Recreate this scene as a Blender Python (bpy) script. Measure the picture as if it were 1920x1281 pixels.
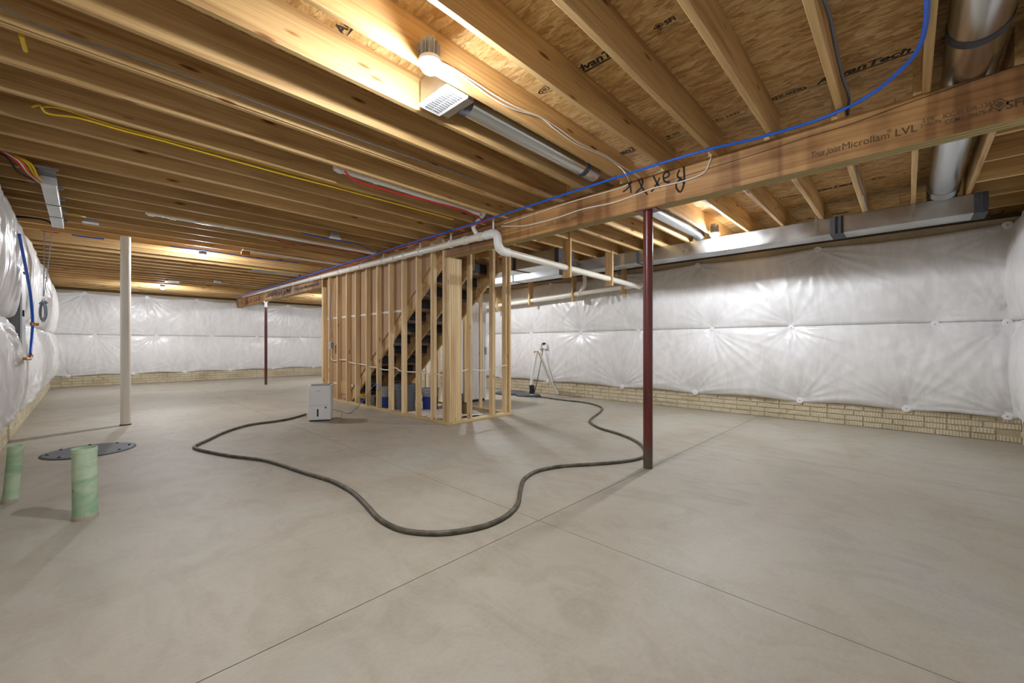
import bpy, bmesh, math, random
import numpy as np
from mathutils import Vector, Matrix

random.seed(7); np.random.seed(7)
for o in list(bpy.data.objects): bpy.data.objects.remove(o)
scene = bpy.context.scene
C = scene.collection

# ------------------------------------------------------------------ camera
F, CX, HY = 772.0, 960.0, 647.0          # focal length and horizon in 1920x1281 pixels
TH, CH = math.radians(43.9), 1.145        # heading from +X, camera height
cam = bpy.data.cameras.new('camera'); camo = bpy.data.objects.new('camera', cam); C.objects.link(camo)
cam.sensor_fit = 'HORIZONTAL'; cam.sensor_width = 36.0; cam.lens = F / 1920 * 36.0
cam.shift_y = (HY - 640.5) / 1920.0; cam.clip_start = 0.02
camo.location = (0, 0, CH); camo.rotation_euler = (math.pi / 2, 0, TH - math.pi / 2)
scene.camera = camo

# ------------------------------------------------------------------ world, exposure
w = bpy.data.worlds.new('world'); scene.world = w; w.use_nodes = True
w.node_tree.nodes['Background'].inputs[0].default_value = (0.6, 0.7, 0.9, 1)
w.node_tree.nodes['Background'].inputs[1].default_value = 0.02
vs = scene.view_settings
vs.view_transform = 'Standard'; vs.look = 'None'; vs.gamma = 1.0; vs.use_curve_mapping = False
vs.exposure = 0.25
LAMP_W = 76.0                              # radiant watts of each ceiling lamp
LAMP_COL = (0.95, 0.985, 1.05)

# ------------------------------------------------------------------ pixel -> place
fw = Vector((math.cos(TH), math.sin(TH), 0)); rt = Vector((math.sin(TH), -math.cos(TH), 0))
def ray(x, y): return fw + rt * ((x - CX) / F) + Vector((0, 0, (HY - y) / F))
def pz(x, y, z): d = ray(x, y); return Vector((0, 0, CH)) + d * ((z - CH) / d.z)
def px(x, y, X): d = ray(x, y); return Vector((0, 0, CH)) + d * (X / d.x)
def py(x, y, Y): d = ray(x, y); return Vector((0, 0, CH)) + d * (Y / d.y)

# ------------------------------------------------------------------ the place in metres
XL, XR, YN, YB = -0.63, 7.55, -0.95, 16.45   # concrete faces: left, right, near, back
ZJ, ZS = 2.69, 2.925                          # joist underside, subfloor underside
BX0, BX1, ZB = 3.575, 3.708, 2.395            # beam faces and underside

# ------------------------------------------------------------------ materials
def srgb(r, g, b):
    f = lambda c: (c / 255 / 12.92) if c / 255 <= 0.04045 else ((c / 255 + 0.055) / 1.055) ** 2.4
    return (f(r), f(g), f(b), 1)
class NT:
    def __init__(s, name):
        s.m = bpy.data.materials.new(name); s.m.use_nodes = True
        s.t = s.m.node_tree; s.b = s.t.nodes['Principled BSDF']
    def n(s, typ, **kw):
        o = s.t.nodes.new(typ)
        for k, v in kw.items(): setattr(o, k, v)
        return o
    def l(s, a, b): s.t.links.new(a, b)
    def coords(s, scale, kind='Object', rnd=True):
        tc = s.n('ShaderNodeTexCoord')
        src = tc.outputs[kind] if kind != 'World' else s.n('ShaderNodeNewGeometry').outputs['Position']
        if rnd:
            oi = s.n('ShaderNodeObjectInfo'); mu = s.n('ShaderNodeMath', operation='MULTIPLY'); mu.inputs[1].default_value = 53.0
            s.l(oi.outputs['Random'], mu.inputs[0])
            ad = s.n('ShaderNodeVectorMath', operation='ADD'); s.l(src, ad.inputs[0]); s.l(mu.outputs[0], ad.inputs[1]); src = ad.outputs[0]
        mp = s.n('ShaderNodeVectorMath', operation='MULTIPLY'); s.l(src, mp.inputs[0]); mp.inputs[1].default_value = scale
        return mp.outputs[0]
    def noise(s, vec, scale=1, detail=3, rough=0.55, dist=0.0):
        o = s.n('ShaderNodeTexNoise'); o.inputs['Scale'].default_value = scale; o.inputs['Detail'].default_value = detail
        o.inputs['Roughness'].default_value = rough; o.inputs['Distortion'].default_value = dist
        s.l(vec, o.inputs['Vector']); return o.outputs['Fac']
    def ramp(s, fac, stops):
        o = s.n('ShaderNodeValToRGB'); e = o.color_ramp.elements
        while len(e) < len(stops): e.new(0.5)
        for el, (p, c) in zip(e, stops): el.position = p; el.color = c
        s.l(fac, o.inputs[0]); return o.outputs[0]
    def mix(s, fac, a, b, mode='MIX'):
        o = s.n('ShaderNodeMix', data_type='RGBA', blend_type=mode)
        if isinstance(fac, (int, float)): o.inputs[0].default_value = fac
        else: s.l(fac, o.inputs[0])
        for i, v in ((6, a), (7, b)):
            if isinstance(v, tuple): o.inputs[i].default_value = v
            else: s.l(v, o.inputs[i])
        return o.outputs[2]
    def bump(s, h, strength=0.3, dist=0.01):
        o = s.n('ShaderNodeBump'); o.inputs['Strength'].default_value = strength; o.inputs['Distance'].default_value = dist
        s.l(h, o.inputs['Height']); s.l(o.outputs[0], s.b.inputs['Normal'])
    def color(s, c):
        if isinstance(c, tuple): s.b.inputs['Base Color'].default_value = c
        else: s.l(c, s.b.inputs['Base Color'])
    def rough(s, r, metal=0.0):
        s.b.inputs['Roughness'].default_value = r; s.b.inputs['Metallic'].default_value = metal
BLK = (0, 0, 0, 1); WHT = (1, 1, 1, 1)
def plain(name, col, rough=0.5, metal=0.0, var=0.12, sc=12):
    t = NT(name); v = t.coords((sc, sc, sc))
    d = tuple(c * (1 - var) for c in col[:3]) + (1,); e = tuple(min(1, c * (1 + var)) for c in col[:3]) + (1,)
    t.color(t.ramp(t.noise(v, 1, 4), [(0.3, d), (0.7, e)])); t.rough(rough, metal); return t.m
def wood(name, light, dark, knots=0.085, vary=0.28, rough=0.62):
    t = NT(name)
    broad = t.noise(t.coords((0.55, 9, 9)), 1, 4, 0.6, 0.8)
    fine = t.noise(t.coords((1.6, 70, 70)), 1, 3, 0.6)
    c = t.ramp(broad, [(0.28, dark), (0.5, light), (0.75, tuple(min(1, x * 1.12) for x in light[:3]) + (1,))])
    c = t.mix(t.ramp(fine, [(0.35, (0.72, 0.64, 0.55, 1)), (0.6, WHT)]), BLK, c, 'MIX') if False else t.mix(0.55, c, t.ramp(fine, [(0.35, (0.62, 0.52, 0.42, 1)), (0.62, WHT)]), 'MULTIPLY')
    blot = t.noise(t.coords((0.9, 2.5, 2.5)), 1, 2)
    c = t.mix(0.45, c, t.ramp(blot, [(0.33, (0.72, 0.66, 0.58, 1)), (0.55, WHT)]), 'MULTIPLY')
    vo = t.n('ShaderNodeTexVoronoi'); t.l(t.coords((1.9, 8.5, 8.5)), vo.inputs['Vector']); vo.inputs['Scale'].default_value = 1
    kn = t.ramp(vo.outputs['Distance'], [(knots * 0.45, (0.22, 0.12, 0.06, 1)), (knots, (0.55, 0.36, 0.2, 1)), (knots * 1.5 + 0.001, WHT)])
    c = t.mix(1.0, c, kn, 'MULTIPLY')
    oi = t.n('ShaderNodeObjectInfo')
    c = t.mix(1.0, c, t.ramp(oi.outputs['Random'], [(0, (1 - vary, 1 - vary * 1.08, 1 - vary * 1.2, 1)), (1, WHT)]), 'MULTIPLY')
    t.color(c); t.rough(rough); t.bump(fine, 0.12, 0.004); return t.m

M = {}
M['joist'] = wood('joist_pine', srgb(222, 187, 129), srgb(172, 126, 70), vary=0.24)
M['stud'] = wood('stud_spruce', srgb(246, 220, 174), srgb(222, 188, 138), 0.07, 0.16)
M['pale'] = wood('plank_pale', srgb(220, 186, 134), srgb(186, 146, 94), 0.06, 0.15)
M['treated'] = wood('treated_plate', srgb(224, 202, 156), srgb(190, 164, 116), 0.05, 0.1)
# laminated beam: stained veneer bands
t = NT('laminated_veneer'); g = t.noise(t.coords((0.5, 3, 22)), 1, 5, 0.6, 0.5); s2 = t.noise(t.coords((2.2, 0.7, 1.1)), 1, 3)
c = t.ramp(g, [(0.3, srgb(136, 92, 48)), (0.5, srgb(184, 138, 84)), (0.72, srgb(208, 166, 110))])
c = t.mix(0.8, c, t.ramp(s2, [(0.40, (0.44, 0.35, 0.26, 1)), (0.58, WHT)]), 'MULTIPLY')
st = t.noise(t.coords((7.5, 0.3, 0.5)), 1, 1); c = t.mix(0.55, c, t.ramp(st, [(0.53, WHT), (0.6, (0.5, 0.38, 0.28, 1))]), 'MULTIPLY')
t.color(c); t.rough(0.6); M['lvl'] = t.m
t = NT('veneer_edge'); g = t.noise(t.coords((0.6, 160, 2)), 1, 2); t.color(t.ramp(g, [(0.4, srgb(132, 116, 66)), (0.6, srgb(182, 166, 108))])); t.rough(0.7); M['lvl_edge'] = t.m
# strand board
t = NT('strand_board'); tcw = t.coords((52, 13, 1), 'World', False)
nz = t.n('ShaderNodeTexNoise'); nz.inputs['Scale'].default_value = 0.35; nz.inputs['Detail'].default_value = 3; t.l(tcw, nz.inputs['Vector'])
ad = t.n('ShaderNodeVectorMath', operation='MULTIPLY_ADD'); t.l(nz.outputs['Color'], ad.inputs[0]); ad.inputs[1].default_value = (5, 3, 0); t.l(tcw, ad.inputs[2])
vo = t.n('ShaderNodeTexVoronoi'); vo.inputs['Scale'].default_value = 1; t.l(ad.outputs[0], vo.inputs['Vector'])
bw = t.n('ShaderNodeSeparateColor'); t.l(vo.outputs['Color'], bw.inputs[0])
c = t.ramp(bw.outputs[0], [(0.0, srgb(178, 138, 80)), (0.45, srgb(210, 172, 112)), (0.8, srgb(222, 188, 130)), (1, srgb(230, 202, 148))])
fl = t.noise(t.coords((90, 22, 1), 'World', False), 1, 4, 0.7)
c = t.mix(0.7, c, t.ramp(fl, [(0.3, (0.58, 0.47, 0.34, 1)), (0.55, WHT)]), 'MULTIPLY')
bl = t.noise(t.coords((3.2, 1.4, 1), 'World', False), 1, 3); c = t.mix(0.6, c, t.ramp(bl, [(0.35, (0.66, 0.55, 0.4, 1)), (0.6, WHT)]), 'MULTIPLY')
t.color(c); t.rough(0.7); t.bump(fl, 0.25, 0.004); M['osb'] = t.m
# concrete floor
t = NT('trowelled_concrete'); a1 = t.noise(t.coords((0.55, 0.9, 1), 'World', False), 1, 6, 0.6, 0.6)
a2 = t.noise(t.coords((3.5, 2.0, 1), 'World', False), 1, 5, 0.65, 1.6); a3 = t.noise(t.coords((60, 60, 1), 'World', False), 1, 3)
a4 = t.noise(t.coords((9, 22, 1), 'World', False), 1, 4, 0.6, 2.5)
c = t.ramp(a1, [(0.3, srgb(163, 156, 140)), (0.5, srgb(176, 169, 154)), (0.72, srgb(179, 178, 168))])
c = t.mix(0.5, c, t.ramp(a2, [(0.32, (0.74, 0.72, 0.68, 1)), (0.55, WHT)]), 'MULTIPLY')
c = t.mix(0.35, c, t.ramp(a4, [(0.3, (0.86, 0.84, 0.8, 1)), (0.6, WHT)]), 'MULTIPLY')
c = t.mix(0.25, c, t.ramp(a3, [(0.3, (0.82, 0.8, 0.78, 1)), (0.6, WHT)]), 'MULTIPLY')
t.color(c); t.rough(0.55); t.bump(a4, 0.06, 0.004); M['floor'] = t.m
M['joint'] = plain('joint_dark', srgb(96, 86, 72), 0.9)
# poured wall with brick-pattern liner
t = NT('cast_wall'); a1 = t.noise(t.coords((2.0, 2.0, 5), 'World', False), 1, 5, 0.65); a2 = t.noise(t.coords((45, 45, 45), 'World', False), 1, 3)
c = t.ramp(a1, [(0.3, srgb(164, 150, 120)), (0.5, srgb(184, 171, 142)), (0.75, srgb(198, 187, 162))])
c = t.mix(0.4, c, t.ramp(a2, [(0.3, (0.72, 0.68, 0.6, 1)), (0.6, WHT)]), 'MULTIPLY'); t.color(c); t.rough(0.85); t.bump(a2, 0.4, 0.006); M['wall'] = t.m
t = NT('cast_brick'); a1 = t.noise(t.coords((2.0, 2.0, 5), 'World', False), 1, 5, 0.65); a2 = t.noise(t.coords((45, 45, 45), 'World', False), 1, 3)
rb = t.n('ShaderNodeTexWave', wave_type='BANDS', bands_direction='X'); rb.inputs['Scale'].default_value = 11; rb.inputs['Distortion'].default_value = 1.5; rb.inputs['Detail'].default_value = 2; t.l(t.coords((1, 1, 0.4)), rb.inputs['Vector'])
c = t.ramp(a1, [(0.3, srgb(186, 172, 142)), (0.5, srgb(208, 196, 168)), (0.75, srgb(220, 210, 186))])
c = t.mix(0.4, c, t.ramp(a2, [(0.3, (0.72, 0.68, 0.6, 1)), (0.6, WHT)]), 'MULTIPLY'); t.color(c); t.rough(0.85)
mm = t.n('ShaderNodeMath', operation='ADD'); t.l(rb.outputs['Fac'], mm.inputs[0]); t.l(a2, mm.inputs[1]); t.bump(mm.outputs[0], 0.6, 0.006); M['brick'] = t.m
# plastic facing
t = NT('plastic_facing'); n1 = t.noise(t.coords((6, 6, 2.2), 'World', False), 1, 5, 0.6, 1.2); n2 = t.noise(t.coords((26, 26, 9), 'World', False), 1, 3, 0.6, 0.8)
c = t.ramp(n1, [(0.3, srgb(222, 221, 220)), (0.7, srgb(238, 238, 238))]); t.color(c); t.rough(0.30)
mm = t.n('ShaderNodeMath', operation='MULTIPLY_ADD'); t.l(n2, mm.inputs[0]); mm.inputs[1].default_value = 0.25; t.l(n1, mm.inputs[2]); t.bump(mm.outputs[0], 0.09, 0.02)
M['plastic'] = t.m
t = NT('galvanised'); n1 = t.noise(t.coords((3, 3, 3)), 1, 4); t.color(t.ramp(n1, [(0.3, srgb(176, 180, 182)), (0.7, srgb(206, 209, 210))])); t.rough(0.32, 1.0)
t.l(t.ramp(n1, [(0.3, (0.26,) * 3 + (1,)), (0.7, (0.42,) * 3 + (1,))]), t.b.inputs['Roughness']); M['galv'] = t.m
t = NT('spiral_shiny'); n1 = t.noise(t.coords((0.4, 8, 8)), 1, 3); t.color(srgb(205, 208, 210)); t.rough(0.2, 1.0); t.l(t.ramp(n1, [(0.3, (0.16,) * 3 + (1,)), (0.7, (0.3,) * 3 + (1,))]), t.b.inputs['Roughness']); M['shiny'] = t.m
M['mastic'] = plain('mastic_grey', srgb(72, 73, 78), 0.75, 0, 0.25)
M['blackm'] = plain('black_rubber', srgb(34, 34, 36), 0.55, 0, 0.2)
M['pvc'] = plain('pvc_white', srgb(232, 228, 214), 0.32, 0, 0.03, 4)
M['pvcw'] = plain('pvc_bright', srgb(240, 239, 235), 0.32, 0, 0.02, 4)
M['whitepl'] = plain('white_plastic', srgb(236, 236, 238), 0.35, 0, 0.02, 5)
M['greypl'] = plain('grey_plastic', srgb(150, 152, 156), 0.45, 0, 0.05, 5)
M['bluepex'] = plain('blue_pex', srgb(4, 92, 206), 0.35, 0, 0.08, 3)
M['redpex'] = plain('red_pex', srgb(186, 32, 36), 0.38, 0, 0.08, 3)
M['orange'] = plain('orange_wire', srgb(206, 92, 40), 0.5, 0, 0.08, 3)
M['yellow'] = plain('yellow_cable', srgb(222, 184, 20), 0.45, 0, 0.06, 3)
M['whitec'] = plain('white_cable', srgb(232, 226, 214), 0.45, 0, 0.05, 3)
M['greyc'] = plain('grey_cable', srgb(120, 128, 142), 0.45, 0, 0.06, 3)
M['black'] = plain('matt_black', srgb(22, 22, 24), 0.6, 0, 0.2)
M['ink'] = plain('stamp_ink', srgb(42, 34, 28), 0.8, 0, 0.15)
M['inkf'] = plain('faded_ink', srgb(96, 72, 46), 0.8, 0, 0.2)
M['copper'] = plain('brass_fitting', srgb(170, 120, 62), 0.35, 0.9, 0.1)
M['panelgrey'] = plain('panel_grey', srgb(118, 119, 120), 0.5, 0.3, 0.05, 4)
M['panellight'] = plain('panel_light', srgb(186, 189, 192), 0.45, 0.3, 0.04, 4)
M['sump'] = plain('lid_grey', srgb(88, 92, 100), 0.55, 0, 0.12, 9)
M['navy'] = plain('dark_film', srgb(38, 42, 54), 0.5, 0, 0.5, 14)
M['bucketgrey'] = plain('bucket_grey', srgb(150, 154, 160), 0.4, 0, 0.06, 5)
M['bucketdark'] = plain('bin_grey', srgb(104, 108, 114), 0.5, 0, 0.08, 5)
M['bucketblue'] = plain('label_blue', srgb(34, 62, 138), 0.4, 0, 0.1, 9)
M['paper'] = plain('paper', srgb(226, 222, 218), 0.8, 0, 0.05, 8)
M['board'] = plain('brown_board', srgb(126, 96, 70), 0.8, 0, 0.15, 6)
M['gyp'] = plain('gypsum_back', srgb(182, 150, 116), 0.85, 0, 0.04, 2)
M['tape'] = plain('seam_tape', srgb(230, 224, 214), 0.7, 0, 0.03, 5)
M['can'] = plain('tin', srgb(150, 146, 136), 0.35, 0.8, 0.1, 6)
M['brown'] = plain('rust_can', srgb(110, 88, 46), 0.55, 0.1, 0.3, 14)
M['dark'] = plain('sill_dark', srgb(78, 62, 44), 0.9, 0, 0.3, 6)
# weathered post paint
t = NT('red_primer'); n1 = t.noise(t.coords((7, 7, 1.6)), 1, 4, 0.65); n2 = t.noise(t.coords((70, 70, 26)), 1, 2)
tc = t.n('ShaderNodeTexCoord'); sp = t.n('ShaderNodeSeparateXYZ'); t.l(tc.outputs['Object'], sp.inputs[0])
c = t.ramp(n1, [(0.3, srgb(68, 28, 26)), (0.5, srgb(100, 38, 33)), (0.72, srgb(92, 52, 48))])
c = t.mix(t.ramp(n2, [(0.72, BLK), (0.78, (0.5,) * 3 + (1,))]), c, srgb(206, 192, 186))
gr = t.n('ShaderNodeMapRange'); t.l(sp.outputs['Z'], gr.inputs[0]); gr.inputs[1].default_value = 0.1; gr.inputs[2].default_value = 0.3; gr.inputs[3].default_value = 0.65; gr.inputs[4].default_value = 0
c = t.mix(gr.outputs[0], c, srgb(70, 88, 70)); t.color(c); t.rough(0.32); M['redpost'] = t.m
t = NT('green_pipe'); n1 = t.noise(t.coords((3, 3, 6)), 1, 4, 0.6, 1.2); n2 = t.noise(t.coords((12, 12, 12)), 1, 4, 0.6)
c = t.ramp(n1, [(0.35, srgb(146, 184, 146)), (0.6, srgb(190, 210, 180))]); c = t.mix(t.ramp(n2, [(0.66, BLK), (0.7, WHT)]), c, srgb(146, 120, 78)); t.color(c); t.rough(0.5); M['green'] = t.m
t = NT('hose_rubber'); n1 = t.noise(t.coords((14, 14, 14)), 1, 3); t.color(t.ramp(n1, [(0.35, srgb(66, 62, 52)), (0.65, srgb(104, 98, 82))])); t.rough(0.5); M['hose'] = t.m
t = NT('post_white'); t.color(srgb(226, 220, 208)); t.rough(0.4); M['postwhite'] = t.m
t = NT('lamp_dome'); t.color((1, 1, 1, 1)); t.b.inputs['Emission Color'].default_value = LAMP_COL + (1,); M['bulb'] = t.m
DOME_R = 0.055
t.b.inputs['Emission Strength'].default_value = LAMP_W / (math.pi * 2 * math.pi * DOME_R ** 2)

# ------------------------------------------------------------------ mesh helpers
class MB:
    def __init__(s): s.v = []; s.f = []; s.mi = []; s.cur = 0
    def add(s, vs, fs):
        k = len(s.v); s.v += [tuple(v) for v in vs]; s.f += [tuple(i + k for i in f) for f in fs]; s.mi += [s.cur] * len(fs); return s
    def box(s, a, b):
        (x0, y0, z0), (x1, y1, z1) = a, b
        return s.add([(x0, y0, z0), (x1, y0, z0), (x1, y1, z0), (x0, y1, z0), (x0, y0, z1), (x1, y0, z1), (x1, y1, z1), (x0, y1, z1)],
                     [(0, 3, 2, 1), (4, 5, 6, 7), (0, 1, 5, 4), (1, 2, 6, 5), (2, 3, 7, 6), (3, 0, 4, 7)])
    def rbox(s, a, b, r=0.01, axis=2, seg=3):      # box with rounded edges along one axis
        ax = [0, 1, 2]; ax.remove(axis); i, j = ax
        pts = []
        for (ci, cj, st) in ((b[i] - r, b[j] - r, 0), (a[i] + r, b[j] - r, 1), (a[i] + r, a[j] + r, 2), (b[i] - r, a[j] + r, 3)):
            for k in range(seg + 1):
                an = (st + k / seg) * math.pi / 2; pts.append((ci + r * math.cos(an), cj + r * math.sin(an)))
        n = len(pts); V = []
        for z in (a[axis], b[axis]):
            for p in pts:
                q = [0, 0, 0]; q[i] = p[0]; q[j] = p[1]; q[axis] = z; V.append(q)
        fs = [(k, (k + 1) % n, n + (k + 1) % n, n + k) for k in range(n)] + [tuple(reversed(range(n))), tuple(range(n, 2 * n))]
        return s.add(V, fs)
    def tube(s, pts, r, seg=8, caps=True):
        pts = [Vector(p) for p in pts]; n = len(pts); rr = r if isinstance(r, (list, tuple)) else [r] * n
        V = []; prev = None
        for k in range(n):
            tg = (pts[min(k + 1, n - 1)] - pts[max(k - 1, 0)]).normalized()
            if prev is None:
                a = Vector((0, 0, 1)) if abs(tg.z) < 0.9 else Vector((1, 0, 0)); u = tg.cross(a).normalized()
            else: u = (prev - tg * prev.dot(tg)).normalized()
            prev = u; vv = tg.cross(u)
            for q in range(seg):
                an = 2 * math.pi * q / seg; V.append(pts[k] + (u * math.cos(an) + vv * math.sin(an)) * rr[k])
        fs = [(k * seg + q, k * seg + (q + 1) % seg, (k + 1) * seg + (q + 1) % seg, (k + 1) * seg + q) for k in range(n - 1) for q in range(seg)]
        if caps: fs += [tuple(reversed(range(seg))), tuple(range((n - 1) * seg, n * seg))]
        return s.add(V, fs)
    def lathe(s, prof, c=(0, 0, 0), seg=24, axis=(0, 0, 1)):   # prof: (radius, height)
        ax = Vector(axis).normalized(); a = Vector((1, 0, 0)) if abs(ax.x) < 0.9 else Vector((0, 1, 0)); u = ax.cross(a).normalized(); vv = ax.cross(u); c = Vector(c)
        V = [c + ax * h + (u * math.cos(2 * math.pi * q / seg) + vv * math.sin(2 * math.pi * q / seg)) * max(r, 1e-4) for r, h in prof for q in range(seg)]
        n = len(prof); fs = [(k * seg + q, k * seg + (q + 1) % seg, (k + 1) * seg + (q + 1) % seg, (k + 1) * seg + q) for k in range(n - 1) for q in range(seg)]
        fs += [tuple(reversed(range(seg))), tuple(range((n - 1) * seg, n * seg))]
        return s.add(V, fs)
    def mesh(s, name, mats, smooth=False):
        me = bpy.data.meshes.new(name); me.from_pydata(s.v, [], s.f)
        for m in (mats if isinstance(mats, list) else [mats]): me.materials.append(M[m] if isinstance(m, str) else m)
        if any(s.mi): me.polygons.foreach_set('material_index', s.mi)
        bm = bmesh.new(); bm.from_mesh(me); bmesh.ops.recalc_face_normals(bm, faces=bm.faces); bm.to_mesh(me); bm.free()
        if smooth: me.shade_smooth() if hasattr(me, 'shade_smooth') else None; me.set_sharp_from_angle(angle=math.radians(40))
        me.update(); return me
    def build(s, name, mats, parent=None, smooth=False, **kw): return link(name, s.mesh(name, mats, smooth), parent, **kw)
def tag(o, label=None, cat=None, group=None, kind=None):
    for k, v in (('label', label), ('category', cat), ('group', group), ('kind', kind)):
        if v: o[k] = v
    return o
def link(name, data, parent=None, mat=None, **kw):
    o = bpy.data.objects.new(name, data); C.objects.link(o)
    if mat is not None: o.matrix_basis = mat
    if parent is not None: o.parent = parent; o.matrix_parent_inverse = parent.matrix_basis.inverted()
    return tag(o, **kw)
def thing(name, label, cat, loc=(0, 0, 0), group=None):
    o = bpy.data.objects.new(name, None); o.empty_display_size = 0.1; C.objects.link(o); o.location = loc
    o.matrix_basis = Matrix.Translation(loc); return tag(o, label, cat, group)
_lum = {}
def lumber(name, p0, p1, w, h, mat, parent=None, up=(0, 0, 1), ch=0.003, **kw):   # local X runs along the grain
    p0, p1 = Vector(p0), Vector(p1); L = (p1 - p0).length; key = (round(L, 3), w, h, mat, ch)
    if key not in _lum:
        a, b = w / 2, h / 2; sec = [(a - ch, b), (a, b - ch), (a, -b + ch), (a - ch, -b), (-a + ch, -b), (-a, -b + ch), (-a, b - ch), (-a + ch, b)]
        mb = MB(); mb.add([(0, y, z) for y, z in sec] + [(L, y, z) for y, z in sec], [(i, (i + 1) % 8, 8 + (i + 1) % 8, 8 + i) for i in range(8)] + [tuple(reversed(range(8))), tuple(range(8, 16))])
        _lum[key] = mb.mesh(name, mat)
    x = (p1 - p0).normalized(); z = Vector(up); z = (z - x * z.dot(x)).normalized(); y = z.cross(x)
    m = Matrix((x, y, z)).transposed().to_4x4(); m.translation = p0
    return link(name, _lum[key], parent, m, **kw)
def smooth_path(pts, n=6):
    P = [Vector(p) for p in pts]; out = []
    for i in range(len(P) - 1):
        a, b, c, d = P[max(i - 1, 0)], P[i], P[i + 1], P[min(i + 2, len(P) - 1)]
        for k in range(n):
            t = k / n; out.append(0.5 * ((2 * b) + (c - a) * t + (2 * a - 5 * b + 4 * c - d) * t * t + (3 * b - a - 3 * c + d) * t ** 3))
    return out + [P[-1]]
def cable(name, pts, r, mat, parent=None, n=6, seg=8, **kw): return MB().tube(smooth_path(pts, n), r, seg).build(name, mat, parent, True, **kw)
def text(name, s, origin, right, up, size, mat, parent, bold=0.0, shear=0.0, width=None, align='LEFT'):
    cu = bpy.data.curves.new(name, 'FONT'); cu.body = s; cu.size = size; cu.offset = bold; cu.shear = shear; cu.align_x = align; cu.resolution_u = 3
    o = bpy.data.objects.new(name, cu); C.objects.link(o); bpy.context.view_layer.update()
    me = bpy.data.meshes.new_from_object(o.evaluated_get(bpy.context.evaluated_depsgraph_get()))
    bpy.data.objects.remove(o); bpy.data.curves.remove(cu); me.materials.clear(); me.materials.append(M[mat])
    r, u = Vector(right), Vector(up); k = 1.0
    if width:
        xs = [v.co.x for v in me.vertices]; k = width / (max(xs) - min(xs))
    m = Matrix((r * k, u, r.cross(u))).transposed().to_4x4(); m.translation = Vector(origin)
    return link(name, me, parent, m)

# ================================================================== FLOOR
JY, JX = 1.737, (2.057, 4.876)
fl = MB().box((XL - 0.1, YN - 0.1, -0.1), (XR + 0.1, YB + 0.1, -0.009)).build('floor', 'joint', kind='structure')
xs = [XL - 0.05, JX[0], JX[1], XR + 0.05]; ys = [YN - 0.05, JY, YB + 0.05]; g = 0.0022
for i in range(3):
    for j in range(2):
        MB().box((xs[i] + g, ys[j] + g, -0.009), (xs[i + 1] - g, ys[j + 1] - g, 0)).build('slab', 'floor', fl)

# ================================================================== WALLS with brick-pattern liner
TW = 0.22
wall_right = MB().box((XR, YN - TW, -0.1), (XR + TW, YB + TW, 2.645)).build('wall_right', 'wall', kind='structure')
wall_left = MB().box((XL - TW, YN - TW, -0.1), (XL, YB + TW, 2.645)).build('wall_left', 'wall', kind='structure')
wall_back = MB().box((XL, YB, -0.1), (XR, YB + TW, 2.645)).build('wall_back', 'wall', kind='structure')
wall_near = MB().box((XL, YN - TW, -0.1), (XR, YN, 2.645)).build('wall_near', 'wall', kind='structure')
def brick_mesh(L):
    h, d, b = 0.064, 0.012, 0.005; a = L / 2
    v = [(-a, 0, 0), (a, 0, 0), (a, 0, h), (-a, 0, h), (-a + b, d, b), (a - b, d, b), (a - b, d, h - b), (-a + b, d, h - b)]
    return MB().add(v, [(4, 5, 6, 7), (0, 1, 5, 4), (1, 2, 6, 5), (2, 3, 7, 6), (3, 0, 4, 7)]).mesh('brick', 'brick')
BRK = {L: brick_mesh(L) for L in (0.19, 0.29, 0.09)}
def bricks(wall, o, u, nrm, u0, u1, single, stuff_lo=None, stuff_hi=None):
    # four visible courses; pieces inside [u0,u1] are single parts, the rest one joined part
    u = Vector(u); nrm = Vector(nrm); o = Vector(o); rot = Matrix((u, nrm, Vector((0, 0, 1)))).transposed().to_4x4()
    far = MB()
    for cr in range(5):
        z = 0.004 + cr * 0.074; s = stuff_lo if stuff_lo is not None else u0; k = cr
        s -= 0.1 * (cr % 3); end = stuff_hi if stuff_hi is not None else u1
        while s < end:
            L = (0.19, 0.29, 0.19, 0.19, 0.29)[(k * 3 + cr) % 5]; k += 1; c = s + L / 2; s += L + 0.011
            if c + L / 2 > end or c - L / 2 < (stuff_lo if stuff_lo is not None else u0): continue
            p = o + u * c + Vector((0, 0, z))
            if single and u0 <= c <= u1:
                m = rot.copy(); m.translation = p; link('brick', BRK[L], wall, m)
            else:
                me = BRK[L]; far.add([rot @ v.co + p for v in me.vertices], [tuple(q.vertices) for q in me.polygons])
    if far.v: far.build('brick_courses', 'brick', wall, kind='stuff')
bricks(wall_right, (XR, 0, 0), (0, 1, 0), (-1, 0, 0), YN, 8.2, True, YN, YB)
bricks(wall_near, (0, YN, 0), (1, 0, 0), (0, 1, 0), 6.3, XR, True, 4.0, XR)
bricks(wall_left, (XL, 0, 0), (0, 1, 0), (1, 0, 0), 6.6, 9.2, True, 5.5, YB)
bricks(wall_back, (0, YB, 0), (1, 0, 0), (0, -1, 0), 0, 0, False, XL, XR)
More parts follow.
